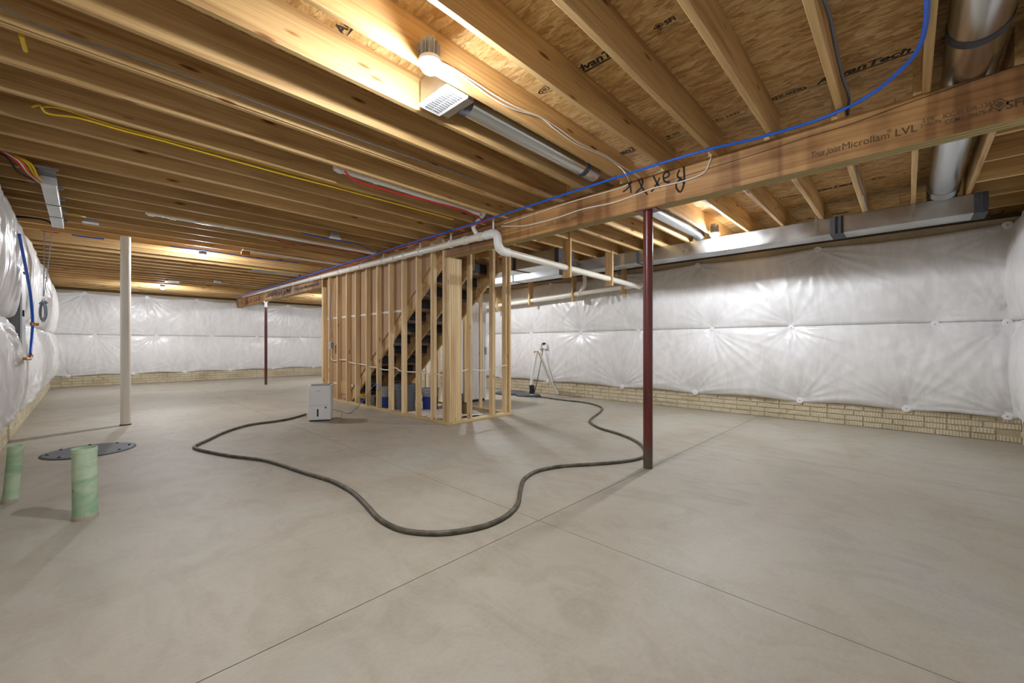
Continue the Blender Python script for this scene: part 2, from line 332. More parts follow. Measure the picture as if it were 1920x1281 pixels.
# sill plates on top of the walls
for nm, a, b in (('trim_1', (XR, YN, 2.645), (XR + TW, YB, ZJ)), ('trim_2', (XL - TW, YN, 2.645), (XL, YB, ZJ)), ('trim_3', (XL, YB, 2.645), (XR, YB + TW, ZJ)), ('trim_4', (XL, YN - TW, 2.645), (XR, YN, ZJ))):
    MB().box(a, b).build(nm, 'dark', kind='structure')
for nm, a, b in (('trim_5', (XR + 0.12, YN - TW, ZJ), (XR + TW, YB + TW, ZS)), ('trim_6', (XL - TW, YN - TW, ZJ), (XL - 0.12, YB + TW, ZS)), ('trim_7', (XL - 0.12, YB + 0.12, ZJ), (XR + 0.12, YB + TW, ZS)), ('trim_8', (XL - 0.12, YN - TW, ZJ), (XR + 0.12, YN - 0.12, ZS))):
    MB().box(a, b).build(nm, 'joist', kind='structure')

# ================================================================== CEILING: strand-board panels and joists
ceil = MB().box((XL - TW, YN - TW, ZS + 0.02), (XR + TW, YB + TW, ZS + 0.05)).build('ceiling', 'dark', kind='structure')
panels = {}
x = 2.82 - 1.22 * 3; ix = 0
while x < XR + TW:
    y = YN - TW - (0.0 if ix % 2 else 1.2)
    while y < YB + TW:
        a = (max(x, XL - TW) + 0.0015, max(y, YN - TW) + 0.0015, ZS); b = (min(x + 1.22, XR + TW) - 0.0015, min(y + 2.44, YB + TW) - 0.0015, ZS + 0.02)
        if b[0] > a[0] and b[1] > a[1]: panels[(x, y)] = MB().box(a, b).build('strand_board_panel', 'osb', ceil)
        y += 2.44
    x += 1.22; ix += 1
def panel_at(X, Y):
    for (a, b), o in panels.items():
        if a <= X < a + 1.22 and b <= Y < b + 2.44: return o
STAIR = (4.86, 8.75)                                            # stair opening in the right-hand joists
for k in range(-1, 41):
    yc = -0.06 + 0.404 * k - 0.019
    lumber('floor_joist', (XL - 0.12, yc, (ZJ + ZS) / 2), (BX1, yc, (ZJ + ZS) / 2), 0.038, ZS - ZJ, 'joist', ceil)
    yr = yc + 0.039
    lumber('floor_joist', (5.0 if STAIR[0] < yr < STAIR[1] else BX0, yr, (ZJ + ZS) / 2), (XR + 0.12, yr, (ZJ + ZS) / 2), 0.038, ZS - ZJ, 'joist', ceil)
for y in STAIR: pass
lumber('stair_header', (4.98, STAIR[0], (ZJ + ZS) / 2), (4.98, STAIR[1], (ZJ + ZS) / 2), 0.038, ZS - ZJ, 'joist', ceil)
for xb in (4.07, 4.68, 5.29, 5.90, 6.53, 7.12):                 # short blocking to the near rim
    lumber('blocking', (xb - 0.019, YN - 0.1, (ZJ + ZS) / 2), (xb - 0.019, -0.465, (ZJ + ZS) / 2), 0.038, ZS - ZJ, 'joist', ceil)
# printed stamps on the panels
def ring(mb, c, a, b, wd, right, up, seg=40):
    c, r, u = Vector(c), Vector(right), Vector(up); V = []
    for q in range(seg):
        an = 2 * math.pi * q / seg
        for k in (1.0, 1 - wd / b): V.append(c + r * (a * k * math.cos(an)) + u * (b * k * math.sin(an)))
    return mb.add(V, [(2 * q, (2 * q + 2) % (2 * seg), (2 * q + 3) % (2 * seg), 2 * q + 1) for q in range(seg)])
DR, DU = (0, -1, 0), (-1, 0, 0)                                 # reading directions on the ceiling seen from below
def tree_mark(mb, c, r, right, up):
    c, R, U = Vector(c), Vector(right), Vector(up)
    for k0, k1 in ((1.0, 0.78), (0.55, 0.0)):
        V = []
        for q in range(24):
            an = 2 * math.pi * q / 24; rad = r * (1 + 0.14 * math.cos(4 * an))
            for k in (k0, k1): V.append(c + R * (rad * k * math.cos(an)) + U * (rad * k * math.sin(an)))
        mb.add(V, [(2 * q, (2 * q + 2) % 48, (2 * q + 3) % 48, 2 * q + 1) for q in range(24)])
    mb.add([c + R * -r * 0.12 - U * r, c + R * r * 0.12 - U * r, c + R * r * 0.12 - U * 1.35 * r, c - R * r * 0.12 - U * 1.35 * r], [(0, 1, 2, 3)])
zt = ZS - 0.0008
def stamp_row(X, Y):                                            # Y: start of the row (largest Y)
    P = panel_at(X, Y - 0.3) or ceil
    mb = MB(); ring(mb, (X - 0.015, Y - 0.10, zt), 0.105, 0.036, 0.005, DR, DU); mb.build('stamp_oval', 'ink', P)
    text('stamp_lettering', 'HUBER', (X, Y - 0.018, zt), DR, DU, 0.05, 'ink', P, 0.0012, 0, 0.165)
    text('stamp_lettering', 'AdvanTech', (X, Y - 0.26, zt), DR, DU, 0.085, 'ink', P, 0.003, 0.25, 0.47)
    MB().add([(X + 0.022, Y - 0.26, zt), (X + 0.022, Y - 0.74, zt), (X + 0.008, Y - 0.74, zt), (X + 0.008, Y - 0.34, zt)], [(0, 1, 2, 3)]).build('stamp_bar', 'ink', P)
    text('stamp_lettering', 'FLOORING', (X + 0.02, Y - 0.245, zt), DR, DU, 0.018, 'ink', P, 0, 0, 0.08)
    mb = MB(); tree_mark(mb, (X - 0.02, Y - 0.875, zt), 0.024, DR, DU); mb.build('stamp_mark', 'ink', P)
    text('stamp_lettering', 'SFI', (X - 0.002, Y - 0.91, zt), DR, DU, 0.05, 'ink', P, 0.0015)
    for q in range(3): text('stamp_lettering', 'SUSTAINABLE FORESTRY INITIATIVE', (X + 0.018 + 0.014 * q, Y - 0.85, zt), DR, DU, 0.012, 'ink', P)
    text('stamp_lettering', 'T&G 23/32', (X + 0.01, Y - 1.22, zt), DR, DU, 0.045, 'ink', P, 0.001)
for X, Ys in ((3.475, (0.71, 2.35, -0.93)), (2.245, (1.88, 0.3)), (1.03, (2.6, 1.1)), (5.88, (1.14, 2.7, -0.45)), (4.68, (0.4, 1.9)), (7.1, (1.3,))):
    for Y in Ys: stamp_row(X, Y)

# ================================================================== BEAMS
NR, NU = (0, -1, 0), (0, 0, 1)
def beam(label, y0, y1):
    b = thing('support_beam', label, 'beam', (BX0, y0, ZB)); wd = (BX1 - BX0) / 3
    for i in range(3):
        o = lumber('laminated_ply', (BX0 + wd * (i + 0.5), y0, (ZB + ZJ) / 2), (BX0 + wd * (i + 0.5), y1, (ZB + ZJ) / 2), round(wd - 0.001, 4), ZJ - ZB - 0.002, 'lvl', b)
        if len(o.data.materials) < 2:
            o.data.materials.append(M['lvl_edge'])
            for p in o.data.polygons:
                if abs(p.normal.z) > 0.9: p.material_index = 1
    return b
near_beam = beam('long laminated beam resting on the red steel post in front of the stairs', YN + 0.02, 4.792)
far_beam = beam('laminated beam with handwriting between the stair wall and the far wall', 9.12, YB - 0.02)
xt = BX0 - 0.001
def bt(s, pxy, size, mat, width, par, bold=0.0, shear=0.0, flip=False):
    p = px(pxy[0], pxy[1], xt)
    r, u = (Vector(NR), Vector(NU)) if not flip else (-Vector(NR), -Vector(NU))
    text('printed_lettering', s, p, r, u, size, mat, par, bold, shear, width)
bt('Trus Joist', (1519, 297), 0.06, 'inkf', 0.165, near_beam, 0.0005, 0.25)
bt('Microllam', (1578, 282), 0.066, 'inkf', 0.235, near_beam, 0.0)
bt('\u00ae', (1663, 250), 0.034, 'inkf', 0.024, near_beam)
bt('LVL', (1677, 257), 0.068, 'inkf', 0.10, near_beam, 0.0005)
bt('2.0E', (1728, 230), 0.030, 'inkf', 0.055, near_beam); bt('3100 Fb', (1725, 240), 0.030, 'inkf', 0.09, near_beam)
bt('ICC ES ESR-1387', (1768, 222), 0.034, 'inkf', 0.205, near_beam, 0.0006); bt('CCMC 08675-R', (1771, 233), 0.034, 'inkf', 0.19, near_beam, 0.0006)
bt('SFI\u00ae', (1886, 205), 0.062, 'inkf', 0.12, near_beam, 0.002)
p = px(1874, 196, xt); mb = MB(); tree_mark(mb, p, 0.03, NR, NU); mb.build('printed_mark', 'inkf', near_beam)
bt('LVL', (963, 463), 0.06, 'inkf', 0.09, near_beam, 0.001); bt('2.0E 3100', (1024, 424), 0.05, 'inkf', 0.26, near_beam)
bt('ES 0-20', (1070, 402), 0.035, 'inkf', 0.14, near_beam); bt('Tested 12/29', (1070, 412), 0.04, 'inkf', 0.17, near_beam, 0.001)
def stroke(pts, r, par, mat='ink', X=xt):                       # marker stroke lying flat on the beam face
    P = [px(a, b, X) for a, b in pts]; P = smooth_path(P, 4); V = []
    for i, q in enumerate(P):
        tg = (P[min(i + 1, len(P) - 1)] - P[max(i - 1, 0)]).normalized(); n = Vector((1, 0, 0)).cross(tg) * r
        V += [q + n, q - n]
    MB().add(V, [(2 * i, 2 * i + 2, 2 * i + 3, 2 * i + 1) for i in range(len(P) - 1)]).build('marker_stroke', mat, par)
for s_ in ([(1168, 360), (1178, 352), (1184, 340)], [(1176, 340), (1182, 350), (1183, 362)], [(1197, 336), (1204, 352), (1214, 365)], [(1205, 338), (1203, 350), (1192, 362)],
           [(1202, 334), (1206, 342)], [(1225, 330), (1232, 344), (1238, 352)], [(1237, 333), (1230, 348), (1221, 360)], [(1244, 335), (1254, 330), (1252, 322), (1244, 328), (1246, 340), (1256, 342)],
           [(1268, 345), (1276, 336), (1282, 345), (1276, 360), (1268, 352), (1270, 342), (1282, 338)], [(1282, 312), (1283, 330), (1283, 345)], [(1274, 318), (1270, 330), (1278, 336)]):
    stroke(s_, 0.0085, near_beam)
bt('JMP Windsor', (547, 538.5), 0.2, 'ink', 2.1, far_beam, 0.006, 0.2, True)
bt('2x10 12-0', (460, 570), 0.16, 'ink', 1.6, far_beam, 0.004, 0.1)
bt('Trus Joist Microllam LVL', (553, 546), 0.11, 'ink', 1.5, far_beam, 0.002)

# ================================================================== POSTS
def round_post(name, label, x, y, z1, r, mat, plate=None, base=None, two=False):
    t = thing(name, label, 'post', (x, y, 0))
    o = MB().lathe([(r, 0), (r, z1)], (0, 0, 0), 28).build('shaft', mat, None, True)
    o.matrix_basis = Matrix.Translation((x, y, 0)); o.parent = t; o.matrix_parent_inverse = t.matrix_basis.inverted()
    if plate: MB().box((x - plate[0], y - plate[1], z1), (x + plate[0], y + plate[1], z1 + 0.009)).build('cap_plate', 'redpost', t)
    if base: MB().lathe([(r * 1.12, 0.0), (r * 1.1, 0.012), (r, 0.016)], (x, y, 0), 20).build('base_collar', base, t)
    return t
rp = pz(1216, 877, 0)
round_post('steel_post', 'red primed steel post standing under the beam beside the hose', 3.64, rp.y, ZB - 0.009, 0.043, 'redpost', (0.066, 0.1), None)
fp = pz(504, 721, 0)
t_ = round_post('steel_post', 'thin dark red steel post under the handwritten beam', 3.64, fp.y, ZB - 0.16, 0.038, 'redpost')
MB().lathe([(0.03, ZB - 0.16), (0.03, ZB - 0.012), (0.06, ZB - 0.012), (0.06, ZB)], (3.64, fp.y, 0), 16).build('jack_screw', 'galv', t_, True)
wp = pz(235.5, 797, 0)
round_post('column', 'white round column rising to the joists from the open floor', wp.x, wp.y, ZJ, 0.057, 'postwhite', None, 'dark')

# ================================================================== INSULATION BLANKETS
def fast_rows(u0, u1, step, seed):
    r = random.Random(seed); u = u0 + 0.2; out = []
    while u < u1 - 0.1: out.append(u + r.uniform(-0.15, 0.15)); u += step
    return out
wm = MB(); wm.lathe([(0.046, 0), (0.046, 0.004), (0.014, 0.008)], (0, 0, 0), 16); WASHER = wm.mesh('washer', 'whitepl', True)
hm = MB(); hm.lathe([(0.006, 0.006), (0.006, 0.009)], (0, 0, 0), 8); WHOLE = hm.mesh('nail_head', 'black')
def blanket(label, o, u, nrm, u0, u1, z0, z1, T, fb, ft, res=0.022, loose=1.0, seed=1, nf=None, skip=None, wash_low=True):
    o, u, nrm = Vector(o), Vector(u), Vector(nrm); rng = np.random.RandomState(seed)
    nu = int((u1 - u0) / res) + 1; nz = int((z1 - z0) / 0.022) + 1
    U, Zg = np.meshgrid(np.linspace(u0, u1, nu), np.linspace(z0, z1, nz), indexing='ij'); tt = (Zg - z0) / (z1 - z0)
    pil = np.clip(np.sin(np.pi * np.clip(tt, 0, 1)), 0, 1) ** 0.45
    d = T * (0.32 + 0.68 * pil)
    d *= 1 + 0.05 * loose * np.sin(U * 2.1 + seed) + 0.04 * loose * np.sin(U * 5.3 + seed * 2 + 2 * Zg)
    if loose > 1.5:
        for k in range(9): d += 0.006 * np.sin(U * rng.uniform(14, 60) + rng.uniform(0, 6) + 3 * np.sin(Zg * rng.uniform(1, 4) + k)) * (0.4 + 0.6 * np.sin(Zg * rng.uniform(1, 3) + k) ** 2)
    for row, zz in ((fb, z0 + 0.03), (ft, z1 - 0.03)):
        for f in row:
            du, dz = U - f, Zg - zz; r = np.sqrt(du * du + dz * dz) + 1e-6; th = np.arctan2(dz, du)
            d *= 1 - 0.82 * np.exp(-(r / 0.17) ** 1.1)
            n = rng.randint(7, 12); ph = rng.uniform(0, 6.28); env = rng.uniform(0.75, 1.3) * (0.4 + 0.6 * (0.5 + 0.5 * np.cos(th - rng.uniform(0, 6.28))) ** 1.5)
            wr = np.cos(n * th + ph + 1.1 * np.sin(2 * th + ph)) + 0.5 * np.cos((2 * n + 1) * th - ph)
            wr = 1.3 * (1 - 2 * np.abs(np.sin(0.5 * n * th + ph + 0.8 * np.sin(2 * th + ph))) ** 0.6) + 0.6 * np.cos((2 * n + 3) * th - ph + 6 * r)
            sp_ = np.abs(np.cos((n + 4) * th + ph + 0.5 * np.sin(3 * th + 2 * ph))) ** 5
            d += env * loose * (0.0085 * wr * np.exp(-r / 0.34) + 0.016 * sp_ * np.exp(-r / 0.6)) * np.clip(r / 0.12, 0, 1)
            sag = np.exp(-((U - f) / 0.25) ** 2)
    # long diagonal tension folds
    for k in range(int((u1 - u0) * 5)):
        cu, cz = rng.uniform(u0, u1), rng.uniform(z0 + 0.2, z1 - 0.2); an = rng.uniform(0.3, 2.8); L = rng.uniform(0.25, 0.7); wd = rng.uniform(0.014, 0.04)
        a = (U - cu) * math.cos(an) + (Zg - cz) * math.sin(an); b = -(U - cu) * math.sin(an) + (Zg - cz) * math.cos(an)
        d += rng.uniform(-1, 1) * 0.007 * loose * np.exp(-(a / L) ** 2 - (b / wd) ** 2)
    # free edge scallops between the fasteners
    zoff = np.zeros_like(d)
    for row, edge, sg in ((fb, z0, 1), (ft, z1, -1)):
        if not len(row) or abs(edge - 1.43) < 0.02: continue
        rr = np.sort(np.array(row)); near = np.min(np.abs(U[:, :1] - rr[None, :]), axis=1)[:, None]
        zoff += sg * (-0.02 + 0.035 * np.clip(near / 0.6, 0, 1)) * np.exp(-np.abs(Zg - edge) / 0.1)
    d = np.maximum(d, 0.012)
    P = np.array(o)[None, None] + U[..., None] * np.array(u) + d[..., None] * np.array(nrm); P[..., 2] = Zg + zoff
    idx = np.arange(nu * nz).reshape(nu, nz); q = np.stack([idx[:-1, :-1], idx[1:, :-1], idx[1:, 1:], idx[:-1, 1:]], -1).reshape(-1, 4)
    if skip:
        uc = (U[:-1, :-1] + U[1:, 1:]).ravel() / 2; zc = (Zg[:-1, :-1] + Zg[1:, 1:]).ravel() / 2
        q = q[~((uc > skip[0]) & (uc < skip[1]) & (zc > skip[2]) & (zc < skip[3]))]
    # returns to the wall along the four edges give the blanket its thickness
    V = P.reshape(-1, 3).tolist(); Fc = q.tolist()
    for line in (idx[:, 0], idx[:, -1], idx[0, :], idx[-1, :]):
        k = len(V)
        for i in line:
            v = Vector(V[i]); v -= nrm * ((v - o).dot(nrm) - 0.004); V.append(tuple(v))
        for j in range(len(line) - 1): Fc.append([int(line[j]), int(line[j + 1]), k + j + 1, k + j])
    root = thing('insulation_blanket', label, 'insulation', tuple(o + u * ((u0 + u1) / 2) + Vector((0, 0, z0))))
    me = bpy.data.meshes.new('plastic_facing'); me.from_pydata(V, [], Fc); me.materials.append(M['plastic']); me.update()
    bm = bmesh.new(); bm.from_mesh(me); bmesh.ops.recalc_face_normals(bm, faces=bm.faces); bm.to_mesh(me); bm.free(); me.shade_smooth()
    link('plastic_facing', me, root)
    x_ = u; rot = Matrix((u, nrm.cross(u), nrm)).transposed().to_4x4()
    for row, zz in ((fb if wash_low else [], z0 + 0.03), (ft if nf else [], z1 - 0.03)):
        for f in row:
            i = int(round((f - u0) / (u1 - u0) * (nu - 1))); j = int(np.argmin(np.abs(Zg[0] - zz)))
            m = rot.copy(); m.translation = Vector(P[i, j]) + nrm * 0.006
            wsh = link('washer', WASHER, root, m); link('nail_head', WHOLE, wsh, m.copy())
    return root
Z0, Z1, Z2 = 0.30, 1.43, 2.56
rb = [-0.85, 0.015, 1.18, 2.73, 4.17, 6.09, 7.6, 9.2, 10.9, 12.6, 14.2, 15.7]; rm = [-0.83, -0.25, 1.29, 2.45, 3.80, 5.15, 6.6, 8.2, 9.8, 11.6, 13.3, 15.0]; rtp = [-0.85, 0.97, 2.68, 4.3, 6.0, 7.7, 9.3, 11.0, 12.8, 14.5]
blanket('lower white plastic insulation blanket on the wall beside the pump pit', (XR, 0, 0), (0, 1, 0), (-1, 0, 0), YN, YB, Z0, Z1, 0.125, rb, rm, seed=3, nf=True)
blanket('upper white plastic insulation blanket under the metal supply duct', (XR, 0, 0), (0, 1, 0), (-1, 0, 0), YN, YB, Z1 + 0.004, Z2, 0.135, rm, rtp, seed=5, nf=True, wash_low=False)
lf = [6.2, 7.1, 8.6, 10.1, 11.7, 13.3, 14.9]
blanket('lower crinkled insulation blanket below the electrical panel', (XL, 0, 0), (0, 1, 0), (1, 0, 0), YN, YB, Z0, Z1, 0.155, [0.5, 2, 3.5, 5] + lf, [1, 3, 4.6] + lf, seed=7, loose=1.8, skip=(6.98, 7.42, 0.95, 2.0))
blanket('upper crinkled insulation blanket behind the electrical panel', (XL, 0, 0), (0, 1, 0), (1, 0, 0), YN, YB, Z1 + 0.004, 2.62, 0.17, [], [0.5, 2, 3.5, 5, 5.6, 8.0, 9.3, 10.7, 12.2, 13.8, 15.2], seed=9, loose=2.0, skip=(6.98, 7.42, 0.95, 2.0))
bf = [-0.3, 1.0, 2.2, 3.4, 4.7, 6.1, 7.2]
blanket('lower white insulation blanket on the far wall behind the white column', (0, YB, 0), (1, 0, 0), (0, -1, 0), XL, XR, Z0, Z1, 0.12, bf, [0.2, 1.5, 2.9, 4.2, 5.6, 6.9], seed=11, loose=1.0, nf=True)
blanket('upper white insulation blanket on the far wall below the beam end', (0, YB, 0), (1, 0, 0), (0, -1, 0), XL, XR, Z1 + 0.004, 2.58, 0.13, [0.2, 1.5, 2.9, 4.2, 5.6, 6.9], [0.0, 1.3, 2.5, 3.9, 5.2, 6.5], seed=13, loose=1.0, nf=True, wash_low=False)
blanket('lower insulation blanket wrapping the short wall at the duct end', (0, YN, 0), (1, 0, 0), (0, 1, 0), XL, XR, Z0, Z1, 0.12, [0.5, 2, 3.5, 5, 6.2, 7.3], [1, 3, 4.6, 6.4, 7.35], seed=15, nf=True)
blanket('upper insulation blanket wrapping the short wall at the duct end', (0, YN, 0), (1, 0, 0), (0, 1, 0), XL, XR, Z1 + 0.004, 2.6, 0.13, [], [0.5, 2.2, 3.7, 5.1, 6.4, 7.3], seed=17, nf=True)

# ================================================================== STAIR FRAMING
SX0, SX1 = BX0, BX0 + 0.089; xc = (SX0 + SX1) / 2
sw = thing('stud_wall', 'bare stud wall with brown board backing beside the stairs', 'stud wall', (xc, 7, 0))
lumber('bottom_plate', (xc, 4.70, 0.019), (xc, 9.17, 0.019), 0.089, 0.038, 'treated', sw)
lumber('top_plate', (xc, 4.795, ZJ - 0.019), (xc, 9.17, ZJ - 0.019), 0.089, 0.038, 'stud', sw)
zt0, zt1 = 0.038, ZJ - 0.038
for xl in (183, 292, 415, 535, 678, 820, 983, 1155, 1345, 1543):
    y = px(590 + xl / 7.115, 600, SX0).y
    lumber('stud', (xc, y - 0.019, zt0), (xc, y - 0.019, zt1), 0.038, 0.089, 'stud', sw, (1, 0, 0))
lumber('stud', (xc, 9.15, zt0), (xc, 9.15, zt1), 0.038, 0.089, 'stud', sw, (1, 0, 0))
lumber('stud', (xc, 9.105, zt0), (xc, 9.105, ZB), 0.038, 0.089, 'stud', sw, (1, 0, 0))
lumber('stud', (xc, 4.813, zt0), (xc, 4.813, zt1), 0.038, 0.089, 'stud', sw, (1, 0, 0))
# brown board, cut along the stair slope, in two sheets
gx = SX1 + 0.001
def sheet(poly):
    n = len(poly); V = [(gx, y, z) for y, z in poly] + [(gx + 0.0125, y, z) for y, z in poly]
    return MB().add(V, [tuple(range(n)), tuple(reversed(range(n, 2 * n)))] + [(i, (i + 1) % n, n + (i + 1) % n, n + i) for i in range(n)]).build('gypsum_sheet', 'gyp', sw)
sl = lambda z: (6.386 - z) / 0.7706
zs1, zs2 = 0.35, 1.718
s1 = sheet([(9.17, 0.04), (sl(0.04), 0.04), (sl(zs1 - .001), zs1 - .001), (9.17, zs1 - .001)])
s2_ = sheet([(9.17, zs1 + .001), (sl(zs1 + .001), zs1 + .001), (sl(zs2 - .001), zs2 - .001), (9.17, zs2 - .001)])
s3_ = sheet([(9.17, zs2 + .001), (sl(zs2 + .001), zs2 + .001), (sl(2.60), 2.60), (4.9, 2.60), (4.9, 2.64), (9.17, 2.64)])
for s_, z in ((s1, zs1), (s2_, zs2)): MB().box((gx - 0.0015, sl(z) + 0.03, z - 0.022), (gx - 0.0003, 9.15, z + 0.014)).build('joint_tape', 'tape', s_)
p = px(637, 728, SX1); MB().box((gx - 0.02, p.y - 0.33, 0.16), (gx - 0.001, p.y, 0.42)).build('backing_block', 'pale', sw)
# built-up corner post and end wall
EY0, EY1 = 4.745, 4.834; yc = (EY0 + EY1) / 2
cp = thing('corner_post', 'built-up many-ply timber corner post under the beam end', 'post', (3.7, yc, 0))
for i in range(6):
    xx = 3.600 + 0.0385 * i + 0.019
    lumber('post_ply', (xx, 4.746, 0.039), (xx, 4.746, ZB - 0.001), 0.038, 0.085, 'stud', cp, (0, 1, 0))
ew = thing('stud_wall', 'short bare stud wall closing the end of the stairs', 'stud wall', (4.3, yc, 0))
lumber('bottom_plate', (SX1 + 0.001, yc - 0.03, 0.019), (4.91, yc - 0.03, 0.019), 0.12, 0.038, 'treated', ew)
lumber('top_plate', (4.3, yc, ZJ - 0.019), (4.91, yc, ZJ - 0.019), 0.089, 0.038, 'stud', ew)
for xx in (4.049, 4.51, 4.80, 4.889):
    lumber('stud', (xx, yc, 0.038), (xx, yc, ZJ - 0.038), 0.038, 0.089, 'stud', ew, (0, 1, 0))
lumber('stud', (4.845, yc + 0.02, 0.038), (4.845, yc + 0.02, ZJ - 0.038), 0.045, 0.038, 'stud', ew, (0, 1, 0))
lumber('stud', (4.558, yc + 0.03, 0.038), (4.558, yc + 0.03, ZJ - 0.038), 0.038, 0.089, 'stud', ew, (1, 0, 0))
iw = thing('stud_wall', 'inner bare stud wall along the far side of the stairs', 'stud wall', (4.865, 6.5, 0))
lumber('bottom_plate', (4.865, 4.836, 0.019), (4.865, 8.2, 0.019), 0.089, 0.038, 'treated', iw)
lumber('top_plate', (4.92, 4.88, ZJ - 0.019), (4.92, 8.2, ZJ - 0.019), 0.07, 0.038, 'stud', iw)
for yy in (5.47, 5.9, 6.32, 6.72, 7.13, 7.54, 7.95):
    lumber('stud', (4.88, yy, 0.038), (4.88, yy, ZJ - 0.04), 0.038, 0.06, 'stud', iw, (1, 0, 0))
# staircase
st_ = thing('staircase', 'unfinished timber staircase with dark risers behind the studs', 'stairs', (4.27, 8.2, 0))
RISE, RUN, K = 0.1957, 0.254, 0.7706
def stringer(x0, x1):
    # closed outline in the (Y,Z) plane: straight underside, flat ends
    zl = lambda y: 6.15 - K * y
    poly = [(8.0, 0.0), (8.44, 0.0), (4.93, 6.50 - K * 4.93), (4.93, zl(4.93))]
    n = 4; V = [(x0, y, z) for y, z in poly] + [(x1, y, z) for y, z in poly]
    me = MB().add(V, [tuple(range(n)), tuple(reversed(range(n, 2 * n)))] + [(i, (i + 1) % n, n + (i + 1) % n, n + i) for i in range(n)])
    me.build('stringer', 'pale', st_)
for x0 in (3.685, 4.235, 4.775): stringer(x0, x0 + 0.038)
nst = 13
for i in range(nst):
    z = RISE * (i + 1); y = (6.56 - z) / K
    if y - RUN < 4.9: break
    for a, b in ((3.724, 4.234), (4.274, 4.774)):
        MB().box((a, y - RUN, z - 0.038), (b, y + 0.02, z)).build('tread', 'board', st_)
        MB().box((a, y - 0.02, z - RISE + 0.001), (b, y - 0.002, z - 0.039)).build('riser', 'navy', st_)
# cables in the stud wall
xw = SX0 + 0.045
cw = cable('house_cable', [px(x, y, xw) for x, y in [(622, 640), (621, 668), (625, 676), (637, 675), (648, 675), (655, 679), (665, 682), (672, 682), (686, 685), (693, 688), (706, 689), (718, 693), (729, 693.5), (742, 690), (752, 696), (779, 698), (806, 700), (829, 704)]], 0.009, 'whitec')
tag(cw, 'white cable threaded through the studs of the stair wall', 'cable')
ce = cable('house_cable', [py(x, y, EY0 + 0.045) for x, y in [(862, 698), (876, 693), (886, 693), (900, 695), (914, 694), (926, 691)]] + [py(938, 687, EY0 - 0.005), py(950, 685, EY0 - 0.005)], 0.009, 'whitec')
tag(ce, 'white cable crossing the short end stud wall', 'cable')
def jbox(parent_label, x, y0, z0, cables=True, name='outlet_box', wdt=0.055, hgt=0.1, cat='outlet'):
    t = thing(name, parent_label, cat, (x, y0, z0))
    MB().rbox((x - 0.045, y0 - wdt / 2, z0), (x, y0 + wdt / 2, z0 + hgt), 0.006, 0).build('box', 'greypl', t)
    MB().rbox((x - 0.049, y0 - wdt / 2 - 0.006, z0 - 0.006), (x - 0.0455, y0 + wdt / 2 + 0.006, z0 + hgt + 0.006), 0.006, 0).build('cover', 'panellight', t)
    MB().box((x - 0.051, y0 - 0.014, z0 + 0.02), (x - 0.0492, y0 + 0.014, z0 + hgt - 0.02)).build('socket', 'greypl', t)
    return t
p = px(623.5, 648, SX0); jbox('grey junction box fed by a conduit on the stair stud', SX0, p.y + 0.03, 1.07, cat='junction box', wdt=0.1, hgt=0.13)
cd = cable('conduit', [px(621, 532, SX0 - 0.006), px(621, 545, SX0 - 0.009), px(619.5, 580, SX0 - 0.012), px(621, 610, SX0 - 0.012), px(622.5, 634, SX0 - 0.02)], 0.009, 'greyc'); tag(cd, 'thin grey conduit dropping down the stair studs to a junction box', 'conduit')
p2 = px(712, 722, SX0); jbox('grey outlet with a plugged cord on the stair stud', SX0, p2.y, 0.38)
# things under the stairs
def bucket(label, x, y, r, h, upper, lower, split, name='bucket', cat='bucket', handle=True):
    t = thing(name, label, cat, (x, y, 0)); f = lambda z: r * (0.86 + 0.14 * z / h)
    MB().lathe([(f(0), 0.0), (f(split * h), split * h)], (x, y, 0), 24).build('label_band', lower, t, True)
    MB().lathe([(f(split * h), split * h), (f(h * .78), h * .78), (r * 1.05, h * .79), (r * 1.05, h * .83), (r, h * .84), (r, h * .9), (r * 1.06, h * .91), (r * 1.06, h), (r * 0.95, h), (r * 0.93, h * 0.93)], (x, y, 0), 24).build('body', upper, t, True)
    if handle:
        pts = [(x + 1.06 * r * math.cos(a), y - 1.06 * r * abs(math.sin(a)) * 0.5 - 0.5 * r, h * 0.86 - 0.5 * h * math.sin(a) * 0.6) for a in [math.pi * k / 10 for k in range(11)]]
        MB().tube(pts, 0.003, 6).build('handle', 'galv', t, True)
    return t
bucket('grey and blue paint bucket by the outlet under the stairs', 3.86, 6.92, 0.15, 0.37, 'bucketgrey', 'bucketblue', 0.55)
bucket('grey lidded bucket with blue label on the drop cloth', 4.32, 6.2, 0.15, 0.37, 'bucketgrey', 'bucketblue', 0.62)
bucket('dark grey bin under the stairs beside a bucket', 4.02, 6.55, 0.2, 0.44, 'bucketdark', 'bucketdark', 0.5, 'bin', 'bin', False)
bucket('small tin paint can with wire handle under the stairs', 3.80, 7.28, 0.085, 0.19, 'can', 'can', 0.6, 'paint_can', 'paint can')
bucket('small blue and yellow can under the stairs', 3.77, 7.6, 0.075, 0.2, 'yellow', 'bucketblue', 0.6, 'paint_can', 'paint can', False)
bp = pz(873, 779, 0); bucket('rusty brown can on papers at the stair end', bp.x, bp.y, 0.07, 0.2, 'brown', 'brown', 0.6, 'paint_can', 'paint can', False)
sb_ = thing('tool_case', 'black tool case on the floor inside the stair framing', 'case', (4.72, 5.95, 0))
MB().rbox((4.58, 5.85, 0.0), (4.80, 6.2, 0.26), 0.02, 2).build('body', 'black', sb_); MB().tube([(4.69, 5.93, 0.26), (4.69, 5.95, 0.32), (4.69, 6.1, 0.32), (4.69, 6.12, 0.26)], 0.01).build('handle', 'greypl', sb_)
bd = MB().box((3.69, 4.95, 0.0), (4.05, 6.3, 0.012)).build('board', 'board'); tag(bd, 'brown board lying flat inside the stair framing', 'board')
